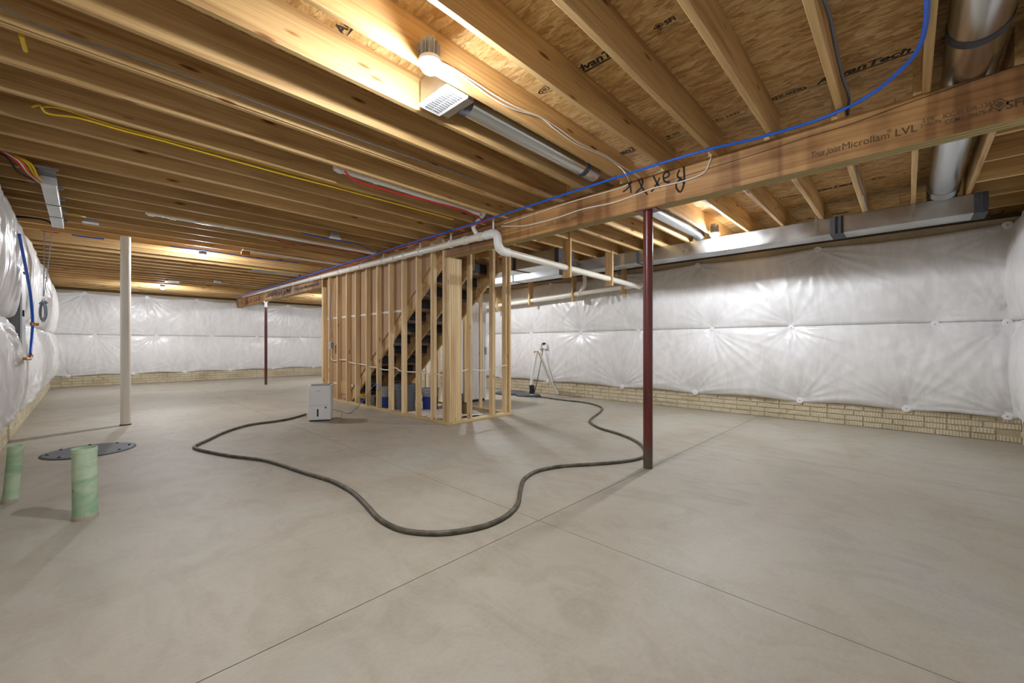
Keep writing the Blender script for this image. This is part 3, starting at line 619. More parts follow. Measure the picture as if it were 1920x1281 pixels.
for i, (x, y, a) in enumerate(((3.95, 5.25, 0.2), (3.9, 5.75, -0.1), (4.25, 5.6, 0.3), (4.35, 5.2, -0.4))):
    n = 7; V = []; 
    for q in range(n):
        for r_ in range(n):
            V.append((x + 0.2 * ((q - 3) / 3) * math.cos(a) - 0.26 * ((r_ - 3) / 3) * math.sin(a), y + 0.2 * ((q - 3) / 3) * math.sin(a) + 0.26 * ((r_ - 3) / 3) * math.cos(a), 0.016 + 0.004 * i + 0.010 * random.random()))
    o = MB().add(V, [(q * n + r_, (q + 1) * n + r_, (q + 1) * n + r_ + 1, q * n + r_ + 1) for q in range(n - 1) for r_ in range(n - 1)]).build('paper_sheet', 'paper')
    tag(o, 'white paper sheet lying under the stairs', 'paper', 'papers under the stairs')

# tall white ribbed cabinet behind the studs
cb = thing('cabinet', 'tall white ribbed cabinet standing behind the stair studs', 'cabinet', (5.42, 6.38, 0))
MB().box((5.08, 6.27, 0.05), (5.74, 6.5, 2.0)).build('body', 'whitepl', cb); MB().box((5.1, 6.29, 0), (5.72, 6.48, 0.05)).build('base', 'black', cb)
for i in range(13): MB().box((5.085 + 0.0505 * i, 6.255, 0.07), (5.127 + 0.0505 * i, 6.27, 1.99)).build('rib', 'whitepl', cb)
MB().box((5.69, 6.235, 0.95), (5.73, 6.254, 1.1)).build('handle', 'greypl', cb)

# ================================================================== DEHUMIDIFIER
a0, a1 = pz(577, 791, 0), pz(620, 789, 0); fx = (a1 - a0); fx.z = 0; Wd = fx.length; fx.normalize(); fy = Vector((-fx.y, fx.x, 0))
if fy.dot(fw) < 0: fy = -fy
dm = Matrix((fx, fy, Vector((0, 0, 1)))).transposed().to_4x4(); dm.translation = a0
dh = thing('dehumidifier', 'white portable dehumidifier on the floor by the stair wall', 'dehumidifier', tuple((a0 + a1) / 2 + fy * 0.12))
def dpart(name, mb, mat, par=dh, smooth=False): return link(name, mb.mesh(name, mat, smooth), par, dm)
W_, D_, H_ = Wd, 0.26, 0.53
dbody = dpart('body', MB().rbox((0, 0, 0.02), (W_, D_, H_), 0.025, 2, 5), 'whitepl', smooth=True)
dpart('base', MB().rbox((0.015, 0.015, 0), (W_ - 0.015, D_ - 0.015, 0.02), 0.02, 2), 'black')
dpart('front_panel', MB().rbox((0.012, -0.008, 0.03), (W_ - 0.03, 0, H_ - 0.03), 0.01, 1), 'whitepl', dbody)
dpart('top_grille', MB().rbox((0.03, 0.03, H_), (W_ - 0.03, D_ - 0.03, H_ + 0.012), 0.02, 2), 'greypl', dbody)
for i in range(8): dpart('grille_slat', MB().box((0.04, 0.045 + i * 0.022, H_ + 0.012), (W_ - 0.04, 0.057 + i * 0.022, H_ + 0.017)), 'panellight', dbody)
dpart('tank_line', MB().box((0.014, -0.0095, 0.235), (W_ - 0.032, -0.008, 0.239)), 'greypl', dbody)
dpart('water_gauge', MB().rbox((W_ * 0.40, -0.012, 0.07), (W_ * 0.40 + 0.022, -0.008, 0.185), 0.0105, 1), 'black', dbody)
dpart('blue_sticker', MB().box((W_ * 0.74, -0.0092, 0.19), (W_ * 0.74 + 0.026, -0.0078, 0.216)), 'bluepex', dbody)
dpart('brand_line', MB().box((W_ * 0.34, -0.0092, 0.452), (W_ * 0.56, -0.0078, 0.458)), 'greypl', dbody)
e0 = pz(622, 775, 0.12); pl = px(707, 721, SX0 - 0.05)
q = [dm @ Vector((W_ + 0.005, 0.2, 0.14)), pz(640, 772, 0.03), pz(655, 775, 0.012), pz(668, 766, 0.012), px(680, 752, SX0 - 0.22), px(692, 736, SX0 - 0.12), px(699, 725, SX0 - 0.075), pl]
o = cable('power_cord', q, 0.0055, 'greyc'); tag(o, 'grey power cord from the dehumidifier to the stair outlet', 'cord')
o = cable('power_cord', [pz(622, 785, 0.006), pz(632, 783, 0.006), pz(644, 786, 0.006), pz(646, 788, 0.006), pz(636, 791, 0.006)], 0.004, 'greyc'); tag(o, 'loose thin wire on the floor beside the dehumidifier', 'wire')
# drain hose
H = [(573, 777), (545, 785), (517, 790), (467, 797), (423, 810), (390, 825), (368, 835), (365, 840), (383, 845.5), (433, 855), (500, 864), (566, 885), (600, 895), (622, 902), (643, 912), (664, 925), (685, 945), (706, 968), (722, 980), (745, 991), (770, 997), (805, 1000), (840, 999), (880, 993), (915, 984), (945, 970), (964, 954), (972, 939), (975, 920), (980, 902), (990, 892), (1005, 884), (1025, 879), (1056, 874), (1102, 871), (1149, 867.5), (1184, 863), (1203, 858), (1211, 850), (1206, 838), (1194, 828), (1173, 818), (1149, 810), (1128, 804), (1112, 796), (1106, 788.5), (1111, 783), (1123, 774.5), (1129, 767.5), (1126, 763), (1112, 758), (1091, 754), (1067, 751.5), (1039, 748), (1015, 744.5), (1004, 744)]
o = cable('drain_hose', [pz(x, y, 0.016) for x, y in H], 0.0155, 'hose', n=5, seg=10); tag(o, 'long dark rubber hose snaking over the floor to the pit', 'hose')

# ================================================================== GREEN STUB PIPES AND SUMP LID
def stub(label, p0, p1, r):
    t = thing('stub_pipe', label, 'pipe', tuple(p0)); ax = Vector(p1) - Vector(p0); L = ax.length
    o = MB().lathe([(r, 0), (r, L - 0.03), (r * 1.03, L - 0.028), (r * 1.03, L), (r * 0.9, L), (r * 0.9, L * 0.6)], (0, 0, 0), 28, ax).build('pipe', 'green', None, True)
    o.matrix_basis = Matrix.Translation(p0); o.parent = t; o.matrix_parent_inverse = t.matrix_basis.inverted()
    MB().lathe([(r * 1.1, 0.0), (r * 1.07, 0.018), (r * 1.0, 0.03)], p0, 20, (0, 0, 1)).build('mortar_collar', 'floor', t)
g1 = pz(160, 971, 0); stub('wide green stub pipe rising from the slab by the sump lid', g1, g1 + Vector((-0.004, 0.0, 0.465)), 0.061)
g2 = pz(19, 942, 0); stub('narrow leaning green stub pipe near the left wall', g2, g2 + Vector((0.028, -0.012, 0.41)), 0.040)
sc_ = Vector((0.045, 6.37, 0)); sl_ = thing('sump_lid', 'dark grey round sump lid set in the floor', 'lid', tuple(sc_))
MB().lathe([(0.35, 0), (0.35, 0.008), (0.335, 0.012)], sc_, 40).build('cover', 'sump', sl_); MB().lathe([(0.37, 0.0), (0.37, 0.004), (0.351, 0.005)], sc_, 40).build('rim', 'black', sl_)
for i in range(8): MB().lathe([(0.012, 0.012), (0.012, 0.02)], sc_ + Vector((0.31 * math.cos(i * 0.785), 0.31 * math.sin(i * 0.785), 0)), 8).build('bolt', 'black', sl_)

# ================================================================== PUMP PIT
pc = pz(990, 742, 0)
pit = thing('pit_cover', 'black pit cover by the wall with a hose running in', 'cover', tuple(pc))
MB().lathe([(0.27, 0), (0.27, 0.03), (0.24, 0.045), (0.1, 0.05)], pc, 28).build('lid', 'sump', pit); MB().lathe([(0.29, 0), (0.28, 0.012)], pc, 28).build('rim', 'black', pit)
pc2 = pz(958, 738, 0); pit2 = thing('pit_cover', 'flat black pit cover beside the stair framing', 'cover', tuple(pc2))
MB().lathe([(0.36, 0), (0.36, 0.03), (0.3, 0.04)], pc2, 28).build('lid', 'sump', pit2); MB().lathe([(0.385, 0), (0.375, 0.012)], pc2, 28).build('rim', 'black', pit2)
pp0 = pz(998, 746, 0.0); Xp = pp0.x
dp = thing('discharge_pipe', 'white pump discharge pipe with black check valve', 'pipe', tuple(pp0))
A, B_, Cc, D = px(997, 741, Xp), px(996, 722, Xp), px(997, 710, Xp), px(1007, 660, Xp)
MB().tube([A, B_, ], 0.032, 14).build('lower_pipe', 'pvcw', dp, True); MB().tube([px(997, 738, Xp), px(997.5, 735, Xp), px(997.5, 727, Xp), px(997, 722, Xp)], [0.045, 0.055, 0.055, 0.045], 14).build('check_valve', 'black', dp, True)
for yy in (737, 724): MB().tube([px(997, yy, Xp) - Vector((0, 0, 0.012)), px(997, yy, Xp) + Vector((0, 0, 0.012))], 0.058, 14).build('clamp', 'blackm', dp, True)
MB().tube([B_, Cc, D], 0.032, 14).build('riser_pipe', 'pvcw', dp, True); MB().tube([px(1002, 660, Xp), px(1009, 660, Xp)], 0.02, 10).build('tee', 'copper', dp, True)
Xe = XR - 0.10; wpnt = px(1044, 738, Xe)
lp = thing('leaning_pipe', 'grey pipe sloping from the discharge pipe down to the wall', 'pipe', (wpnt.x, wpnt.y, 0))
MB().tube([Vector((XR - 0.06, wpnt.y, 0.03)), px(1033, 715, XR - 0.2), D + Vector((0.06, 0, 0.0))], 0.03, 12).build('pipe', 'pvc', lp, True)
on = XR - 0.16; q = px(1019, 650, on)
ob = thing('outlet_box', 'small white outlet boxes on the insulated wall above the pump', 'outlet', (on, q.y, q.z))
for (x0, x1, y0, y1, mt) in ((1010, 1016, 645, 654, 'pvc'), (1018, 1026, 646, 654, 'whitepl')):
    a, b = px(x0, y1, on), px(x1, y0, on); MB().rbox((on - 0.03, min(a.y, b.y), a.z), (on + 0.02, max(a.y, b.y), b.z), 0.006, 0).build('box', mt, ob)
a = px(1021, 645, on); MB().rbox((on - 0.05, a.y - 0.03, a.z - 0.02), (on - 0.0, a.y + 0.03, a.z + 0.03), 0.008, 0).build('plug', 'black', ob)
o = cable('pump_cord', [px(1018, 653, on - 0.03), px(1014, 680, on - 0.2), px(1006, 720, Xp + 0.1), px(1001, 738, Xp + 0.06)], 0.008, 'black'); tag(o, 'black pump cord hanging from the wall outlet', 'cord')
o = cable('pump_cord', [px(1026, 662, on - 0.03), px(1030, 690, on - 0.05), px(1037, 712, on - 0.03), px(1047, 738, XR - 0.05)], 0.005, 'greyc'); tag(o, 'thin grey cord hanging down the insulated wall', 'cord')

# ================================================================== SUPPLY DUCT AND BRANCHES
DX0, DX1, DZ0, DZ1 = 6.27, 6.61, 2.485, 2.688
sd = thing('supply_duct', 'long rectangular galvanised supply duct above the insulated wall', 'duct', (6.44, 3, DZ0))
cuts = [-0.58, 0.62, 1.66, 3.15, 3.42, 4.75, 6.0, 7.3, 8.8, 10.3, 11.8]
for a, b in zip(cuts[:-1], cuts[1:]): MB().rbox((DX0, a + 0.001, DZ0), (DX1, b - 0.001, DZ1), 0.006, 1, 1).build('duct_section', 'galv', sd)
def band(y, wd, mat='mastic', par=None): MB().box((DX0 - 0.002, y - wd / 2, DZ0 - 0.002), (DX1 + 0.002, y + wd / 2, DZ1 - 0.0005)).build('sealed_joint', mat, par or sd)
for y, wd in ((-0.53, 0.1), (0.62, 0.13), (3.18, 0.05), (4.75, 0.08), (6.0, 0.06), (7.3, 0.08)): band(y, wd)
for y in (-0.535, 0.64, 0.585): MB().box((DX0 - 0.01, y - 0.006, DZ0 - 0.008), (DX0 - 0.002, y + 0.006, DZ1)).build('joint_clip', 'mastic', sd)
for y in (-0.04, 0.82, 3.3, 4.4): MB().box((DX0 - 0.004, y - 0.012, DZ0 + 0.05), (DX0 - 0.001, y + 0.012, ZJ + 0.05)).build('strap', 'galv', sd)
rd = thing('return_duct', 'wide return air duct running behind the stair end wall', 'duct', (5.4, 5, 2.45))
for a, b in ((3.98, 4.95), (4.95, 6.1)): MB().rbox((5.2, a + 0.001, 2.45), (5.6, b - 0.001, 2.688), 0.006, 1, 1).build('duct_section', 'galv', rd)
for y in (4.02, 4.95): MB().box((5.197, y - 0.04, 2.447), (5.603, y + 0.04, 2.687)).build('sealed_joint', 'mastic', rd)
def round_duct(label, pts, r, bands, cuff=None, mat='shiny'):
    t = thing('round_duct', label, 'duct', tuple(Vector(pts[0])))
    MB().tube(pts, r, 28).build('pipe', mat, t, True)
    a_, b_ = Vector(pts[0]), Vector(pts[-1])
    for k in (0.15, 0.5, 0.85):
        c_ = a_.lerp(b_, k); MB().box((c_.x - 0.012, c_.y - r - 0.003, c_.z), (c_.x + 0.012, c_.y + r + 0.003, c_.z + r * 0.2)).box((c_.x - 0.012, c_.y - 0.01, c_.z + r * 0.9), (c_.x + 0.012, c_.y + 0.01, ZS)).build('hanger', 'galv', t)
    for a, b in bands: MB().tube([a, b], r + 0.004, 28).build('joint_band', 'mastic', t, True)
    return t
yb_ = -0.262
round_duct('fat shiny round duct between the joists at the beam end', [(1.6, yb_, 2.80), (6.2, yb_, 2.80)], 0.118, [((3.13, yb_, 2.8), (3.19, yb_, 2.8))])
tk = thing('duct_collar', 'galvanised takeoff collar where the fat round duct meets the trunk', 'collar', (6.3, yb_, 2.66))
MB().tube([(6.13, yb_, 2.80), (6.24, yb_, 2.78)], [0.127, 0.127], 28).build('collar', 'shiny', tk, True); MB().tube([(6.24, yb_, 2.79), (6.42, yb_, 2.78), (6.46, yb_, 2.69)], [0.122, 0.12, 0.11], 24).build('elbow', 'galv', tk, True)
y1_ = 2.135
round_duct('round galvanised duct behind the near ceiling lamp', [(1.72, y1_ - 0.0, 2.765), (3.33, y1_, 2.765)], 0.078, [((1.72, y1_, 2.765), (1.78, y1_, 2.765)), ((3.10, y1_, 2.765), (3.16, y1_, 2.765))])
rg = thing('floor_register', 'white slotted register hanging at the end of a round duct', 'register', (1.56, 2.1, 2.66))
MB().box((1.50, 1.99, 2.69), (1.72, 2.26, 2.85)).build('boot', 'galv', rg)
MB().rbox((1.478, 1.955, 2.672), (1.645, 2.255, 2.682), 0.006, 2).build('face_plate', 'whitepl', rg)
for i in range(11):
    for j in range(2):
        MB().box((1.508 + j * 0.056, 1.985 + i * 0.0225, 2.6695), (1.555 + j * 0.056, 1.994 + i * 0.0225, 2.6722)).build('slot', 'greypl', rg)
round_duct('bright round duct beside the lamp near the supply duct', [(4.0, 2.20, 2.77), (6.12, 2.20, 2.77), (6.22, 2.20, 2.74)], 0.078, [])
round_duct('pale round duct in the joists behind the second lamp', [pz(470, 502, 2.77) * 1.0, Vector((3.55, pz(470, 502, 2.77).y, 2.77))], 0.075, [], mat='galv')
p = pz(340, 527, 2.72); round_duct('far pale round duct ending at a register near the back wall', [Vector((1.62, p.y, 2.77)), Vector((3.5, p.y, 2.77))], 0.075, [], mat='galv')
rg2 = thing('floor_register', 'small white register near the back wall lamp', 'register', (1.5, p.y, 2.66))
MB().rbox((1.36, p.y - 0.15, 2.674), (1.62, p.y + 0.15, 2.684), 0.006, 2).build('face_plate', 'whitepl', rg2); MB().box((1.40, p.y - 0.12, 2.685), (1.60, p.y + 0.12, 2.84)).build('boot', 'galv', rg2)
p = pz(405, 412, 2.74)
# ================================================================== DRAIN PIPES
dl = thing('drain_pipe', 'white main drain pipe strapped along the top of the beam', 'pipe', (3.52, 8, 2.55))
xp_ = BX0 - 0.062; zP = lambda y: 2.505 + 0.0152 * (y - 3.62) + 0.02
MB().tube([(xp_, 3.72, zP(3.72)), (xp_, 15.3, zP(15.3))], 0.0475, 18).build('pipe', 'pvc', dl, True)
for y in (3.95, 4.25, 5.75, 6.05, 7.6, 9.0, 10.8, 13): MB().tube([(xp_, y - 0.035, zP(y)), (xp_, y + 0.035, zP(y))], 0.0555, 18).build('coupling', 'pvc', dl, True)
for y in (4.55, 5.3, 6.4, 7.2, 8.1, 9.6, 11.6):
    z = zP(y); MB().tube([(xp_, y - 0.008, z), (xp_, y + 0.008, z)], 0.058, 18).build('strap', 'pvcw', dl, True); MB().box((xp_ - 0.012, y - 0.006, z + 0.04), (xp_ + 0.012, y + 0.006, ZJ)).build('strap_tail', 'pvcw', dl)
yE = 3.62; zE = zP(3.72); el = []
for k in range(9):
    a = k / 8 * math.pi / 2; el.append((xp_, yE + 0.1 - 0.1 * math.sin(a), zE - 0.1 + 0.1 * math.cos(a)))
for k in range(1, 9):
    a = k / 8 * math.pi / 2; el.append((xp_ + 0.1 - 0.1 * math.cos(a), yE, zE - 0.1 - 0.06 - 0.1 * math.sin(a) + 0.04))
MB().tube(el, 0.0545, 18).build('elbow', 'pvcw', dl, True)
MB().tube([(xp_, 3.84, zE), (xp_, 3.72, zE)], 0.0575, 18).build('coupling', 'pvcw', dl, True)
zb_ = el[-1][2]
MB().tube([(xp_ + 0.09, yE, zb_), (xp_ + 0.18, yE, zb_ - 0.002)], 0.055, 18).build('coupling', 'pvcw', dl, True)
MB().tube([(xp_ + 0.1, yE, zb_), (XR - 0.35, yE, zb_ - 0.075)], 0.0445, 18).build('branch', 'pvc', dl, True)
MB().tube([(xp_, 3.70, zE + 0.03), (xp_, 3.70, ZJ + 0.04)], 0.012, 8).build('hanger_rod', 'pvcw', dl, True)
MB().tube(smooth_path([(xp_, 3.98, zE + 0.02), (xp_ - 0.03, 4.02, zE + 0.09), (xp_ - 0.04, 4.02, zE + 0.16), (xp_ - 0.14, 3.72, ZJ + 0.05), (xp_ - 0.25, 3.70, ZJ + 0.07)], 5), 0.027, 14).build('branch', 'pvcw', dl, True)
yb2 = 3.70
dl2 = thing('drain_pipe', 'thin grey white drain pipe lying in the joist bay above the beam', 'pipe', (2.4, yb2, ZJ))
MB().tube([(1.55, yb2, ZJ + 0.04), (3.28, yb2, ZJ + 0.03)], 0.027, 14).build('pipe', 'pvcw', dl2, True)
for x_ in (1.6, 1.95, 2.6): MB().tube([(x_ - 0.02, yb2, ZJ + 0.04), (x_ + 0.02, yb2, ZJ + 0.04)], 0.035, 14).build('coupling', 'pvcw', dl2, True)
p = pz(330, 410, ZJ); yb3 = p.y + 0.02
dl3 = thing('drain_pipe', 'white drain pipe in the joist bay above the second lamp', 'pipe', (1.6, yb3, ZJ))
MB().tube([(0.5, yb3, ZJ + 0.02), (3.45, yb3, ZJ + 0.0)], 0.027, 14).build('pipe', 'pvcw', dl3, True)
for x_ in (0.55, 0.75, 1.3, 1.75, 2.3): MB().tube([(x_ - 0.03, yb3, ZJ + 0.018), (x_ + 0.03, yb3, ZJ + 0.018)], 0.036, 14).build('coupling', 'pvcw', dl3, True)
p4 = pz(360, 465, ZJ); dl4 = thing('drain_pipe', 'long white pipe in the joists ending at a brass valve', 'pipe', (2.2, p4.y, ZJ))
pv = pz(455, 470, ZJ)
MB().tube([(pv.x, pv.y, ZJ + 0.01), (3.45, pv.y, ZJ + 0.0)], 0.02, 12).build('pipe', 'pvcw', dl4, True); MB().tube([(pv.x - 0.02, pv.y, ZJ - 0.03), (pv.x + 0.1, pv.y, ZJ - 0.03)], 0.03, 12).build('valve', 'copper', dl4, True)
# pipe along the insulated wall with plank hangers
wpz = lambda y: 2.275 - 0.037 * (y - 3.56)
wl = thing('drain_pipe', 'grey white drain pipe hung on planks along the insulated wall', 'pipe', (7.2, 6, 2.2))
MB().tube([(7.2, 3.5, wpz(3.5)), (7.2, 9.2, wpz(9.2))], 0.0445, 16).build('pipe', 'pvc', wl, True)
for y in (3.62, 5.0, 5.2): MB().tube([(7.2, y - 0.06, wpz(y)), (7.2, y + 0.06, wpz(y))], 0.054, 16).build('coupling', 'pvc', wl, True)
MB().tube(smooth_path([(7.2, 4.98, wpz(5)), (7.16, 4.85, wpz(5) + 0.1), (7.12, 4.78, 2.4), (7.1, 4.78, 2.62)], 6), 0.04, 14).build('branch', 'pvc', wl, True)
def hanger(label, x, y, z0, ax, grp):
    t = thing('plank_hanger', label, 'plank', (x, y, z0), grp)
    lumber('plank', (x, y, z0), (x, y, ZJ + 0.12), 0.038, 0.14, 'pale', t, (0, 1, 0) if ax == 'x' else (1, 0, 0))
    return t
h1 = hanger('timber plank hanger with a metal strap holding the drain branch', 4.93, yE + 0.0, 2.135, 'x', None)
MB().tube([(4.905, yE + 0.02, 2.50), (4.905, yE + 0.012, 2.33), (4.905, yE - 0.0, 2.285), (4.905, yE + 0.06, 2.275)], 0.008, 6).build('strap', 'galv', h1)
hanger('timber plank hanger near the post where the drain branch passes through', 6.12, yE, 2.135, 'x', None)
for (xh, lab) in ((995, 'plank hanger nearest the stairs on the wall drain pipe'), (1076, 'middle plank hanger on the wall drain pipe beside the elbow'), (1170, 'plank hanger near the red post on the wall drain pipe')):
    q = px(xh, 568, 7.2); hanger(lab, 7.2, q.y, 2.08, 'y', None)
q = px(935, 560, 7.2); hanger('plank hanger behind the end wall studs on the wall drain pipe', 7.2, q.y, 2.0, 'y', None)

JC = lambda Y: -0.079 + 0.404 * round((Y + 0.079) / 0.404)      # nearest joist centre line
def under(x0, x1, Y, r, sag=0.004): return [Vector((x0, JC(Y), ZJ - r)), Vector((x0 * 0.7 + x1 * 0.3, JC(Y), ZJ - r - sag)), Vector((x0 * 0.3 + x1 * 0.7, JC(Y), ZJ - r - sag)), Vector((x1, JC(Y), ZJ - r))]
# ================================================================== PEX LINES AND CABLES
xq = BX0 - 0.035
bl = [px(1742, -30, 2.6), ] 
ybx = -0.045
B1 = [pz(1741, -70, ZJ - 0.012), pz(1740, -20, ZJ - 0.012), pz(1738, 20, ZJ - 0.012), pz(1735, 50, ZJ - 0.012), pz(1727, 80, ZJ - 0.012), pz(1712, 107, ZJ - 0.012), pz(1690, 130, ZJ - 0.012), pz(1650, 165, ZJ - 0.012), pz(1600, 196, ZJ - 0.012), pz(1540, 222, ZJ - 0.012), pz(1470, 245, ZJ - 0.012), pz(1400, 264, ZJ - 0.012), pz(1333, 279, ZJ - 0.012), pz(1240, 306, ZJ - 0.012), pz(1156, 333, ZJ - 0.012), pz(1036, 372, ZJ - 0.012), pz(932, 406, ZJ - 0.012)]
for yy in (4.6, 5.4, 6.3, 7.2, 8.2, 9.4, 11, 13, 15): B1.append(Vector((3.40, yy, ZJ - 0.014)))
o = cable('water_line', B1, 0.0105, 'bluepex', n=5); tag(o, 'bright blue water line curving along the top of the beam', 'pipe')
for i, (yy0, mt, lab) in enumerate(((3.6, 'redpex', 'red water line running below the blue one along the beam'), (4.4, 'bluepex', 'second blue water line beside the red one over the stair wall'))):
    P = [Vector((3.42 - 0.03 * i, yy0, ZJ - 0.02))] + [Vector((3.43 - 0.06 * i, yy, ZJ - 0.022 - 0.012 * ((k + i) % 2))) for k, yy in enumerate((4.6, 5.6, 6.6, 7.6, 8.6, 10, 12, 14, 15.6))]
    o = cable('water_line', P, 0.0095, mt, n=5); tag(o, lab, 'pipe')
o = cable('electric_cable', [Vector((3.46, yy, ZJ - 0.03 - 0.02 * (k % 2))) for k, yy in enumerate((6.6, 7.4, 8.2, 9.0, 9.8))], 0.006, 'orange'); tag(o, 'orange cable tucked beside the drain over the stair wall', 'cable')
o = cable('water_line', [pz(647, 322, ZJ), pz(660, 335, ZJ - 0.005), pz(690, 347, ZJ), pz(740, 361, ZJ), pz(780, 371, ZJ), pz(845, 388, ZJ), pz(875, 397, ZJ), pz(897, 408, ZJ - 0.01), pz(905, 414, ZJ - 0.02)], 0.009, 'redpex'); tag(o, 'red water line sagging under a joist near the drain elbow', 'pipe')
o = cable('water_line', [pz(504, 442, ZJ), pz(530, 455, ZJ), pz(560, 460, ZJ), pz(600, 461, ZJ), pz(650, 468, ZJ), pz(690, 480, ZJ - 0.01)], 0.009, 'redpex'); tag(o, 'red water line sagging under the joists over the stair wall', 'pipe')
o = cable('water_line', [pz(565, 437, ZJ), pz(600, 445, ZJ - 0.005), pz(640, 452, ZJ - 0.005), pz(675, 460, ZJ - 0.008), pz(700, 473, ZJ - 0.012)], 0.008, 'bluepex'); tag(o, 'blue water line curving in beside the grey ceiling box', 'pipe')
o = cable('water_line', [pz(320, 462, ZJ), pz(400, 472, ZJ), pz(480, 484, ZJ), pz(560, 493, ZJ)], 0.008, 'bluepex'); tag(o, 'blue water line on the joist above the second lamp', 'pipe')
o = cable('water_line', under(-0.12, 0.2, pz(160, 438, ZJ).y, 0.009), 0.009, 'bluepex'); tag(o, 'short blue water line under the joists by the white column', 'pipe')
# yellow cables
yf = 4.015
o = cable('electric_cable', [pz(60, 200, 2.72), pz(75, 198, ZJ + 0.01), pz(90, 213, ZJ), pz(150, 222, ZJ), pz(230, 245, ZJ), pz(300, 263, ZJ), pz(400, 291, ZJ), pz(520, 324, ZJ), pz(640, 355, ZJ), pz(760, 387, ZJ), pz(850, 412, ZJ)], 0.0065, 'yellow'); tag(o, 'yellow cable stapled along the underside of a joist', 'cable')
o = cable('electric_cable', [pz(80, 200, ZJ + 0.02), pz(120, 205, ZJ + 0.012), pz(230, 240, ZJ + 0.012), pz(400, 284, ZJ + 0.012), pz(560, 328, ZJ + 0.012), pz(700, 366, ZJ + 0.01)], 0.006, 'yellow'); tag(o, 'yellow cable above the stapled one on the joist side', 'cable')
o = cable('electric_cable', [pz(40, 66, 2.72), pz(48, 95, 2.72)], 0.011, 'yellow', n=3); tag(o, 'short yellow cable passing through a drilled joist', 'cable')
# white cables at the lamp and beam
Ywl = -0.06 + 0.404 * 5 - 0.038 - 0.008
W1 = [py(x, y, Ywl) for x, y in [(826, 118), (842, 128), (880, 153), (920, 182), (960, 204), (1012, 220), (1040, 242), (1080, 270), (1130, 292), (1160, 312)]]
o = cable('lamp_cable', W1 + [pz(1172, 325, ZJ - 0.012), px(1178, 340, BX0 - 0.012), px(1170, 350, BX0 - 0.008), px(1130, 362, BX0 - 0.008), px(1060, 382, BX0 - 0.008), px(1000, 402, BX0 - 0.008), px(945, 420, BX0 - 0.01)], 0.005, 'whitec'); tag(o, 'white cable from the near lamp down onto the beam face', 'cable')
W2 = [py(x, y, Ywl) for x, y in [(828, 118), (850, 129), (890, 154), (930, 180), (972, 203), (1012, 219), (1046, 240), (1085, 268), (1132, 290), (1165, 311), (1199, 332)]]
o = cable('lamp_cable', W2, 0.005, 'whitec'); tag(o, 'second white cable beside it on the lamp joist', 'cable')
o = cable('beam_cable', [px(1335, 285, BX0 - 0.008), px(1330, 305, BX0 - 0.008), px(1318, 325, BX0 - 0.008), px(1280, 340, BX0 - 0.008), px(1225, 353, BX0 - 0.008), px(1190, 366, BX0 - 0.008), px(1150, 380, BX0 - 0.008), px(1090, 393, BX0 - 0.008), px(1040, 410, BX0 - 0.008), px(985, 423, BX0 - 0.008), px(940, 424, BX0 - 0.01)], 0.006, 'whitec'); tag(o, 'white cable stapled across the beam face over the marker writing', 'cable')
o = cable('beam_cable', [px(x, y, BX0 - 0.004) for x, y in [(1225, 348), (1290, 328), (1400, 294), (1515, 257), (1600, 231), (1700, 194), (1800, 160), (1900, 125)]], 0.0018, 'black', n=4, seg=6); tag(o, 'thin black wire running the length of the beam face', 'wire')
yj = -0.06 + 0.404 - 0.038
o = cable('joist_cable', [Vector((2.1, yj - 0.008, 2.73)), py(1553, 20, yj - 0.008), py(1562, 60, yj - 0.01), py(1572, 110, yj - 0.008), py(1582, 150, yj - 0.01), py(1592, 180, yj - 0.008), Vector((3.62, yj - 0.008, ZJ + 0.03))], 0.008, 'greyc'); tag(o, 'grey cable stapled to a joist above the printed beam', 'cable')
yj2 = yj + 0.039
o = cable('joist_cable', [py(1606, 312, yj2 - 0.008), py(1612, 340, yj2 - 0.012), py(1620, 358, yj2 - 0.02), py(1619, 372, yj2 - 0.008), py(1627, 395, yj2 - 0.01)], 0.006, 'greyc'); tag(o, 'grey cable on the joist beyond the beam', 'cable')
o = cable('lamp_cable', [py(1276, 386, 1.985), py(1290, 389, 1.985), py(1305, 402, 1.985), py(1320, 418, 1.985), py(1334, 424, 1.97)], 0.006, 'whitec'); tag(o, 'white cable feeding the lamp beside the supply duct', 'cable')
o = cable('joist_cable', [Vector((XL, 2.73, ZJ + 0.002)), pz(0, 20, ZJ + 0.002) + Vector((0.1, 0, 0)), pz(300, 125, ZJ), pz(640, 250, ZJ), pz(900, 340, ZJ)], 0.004, 'mastic'); tag(o, 'thin grey cable along a joist at the top of the room', 'cable')

# ================================================================== CEILING BOXES
def ceil_box(label, X, Y, s=0.05, zlow=-0.035):
    t = thing('ceiling_box', label, 'junction box', (X, Y, ZJ + zlow))
    MB().rbox((X - s, Y - 0.03, ZJ + zlow + 0.012), (X + s, Y + 0.03, ZJ + 0.05), 0.006, 2).build('box', 'greypl', t)
    MB().rbox((X - s - 0.012, Y - 0.04, ZJ + zlow), (X + s + 0.012, Y + 0.04, ZJ + zlow + 0.011), 0.006, 2).build('ring', 'whitepl', t)
for lab, x, y in (('grey ceiling box beside the white column with a yellow cable', 170, 414), ('grey ceiling box under the joists near the stair wall', 628, 443), ('grey ceiling box between the far lamps', 408, 527)):
    q = pz(x, y, ZJ); ceil_box(lab, q.x, q.y, 0.06)
o = cable('electric_cable', [pz(122, 400, ZJ), pz(140, 402, ZJ - 0.01), pz(152, 405, ZJ - 0.01), pz(160, 407, ZJ)], 0.007, 'yellow'); tag(o, 'yellow cable from the grey wireway to a ceiling box', 'cable')
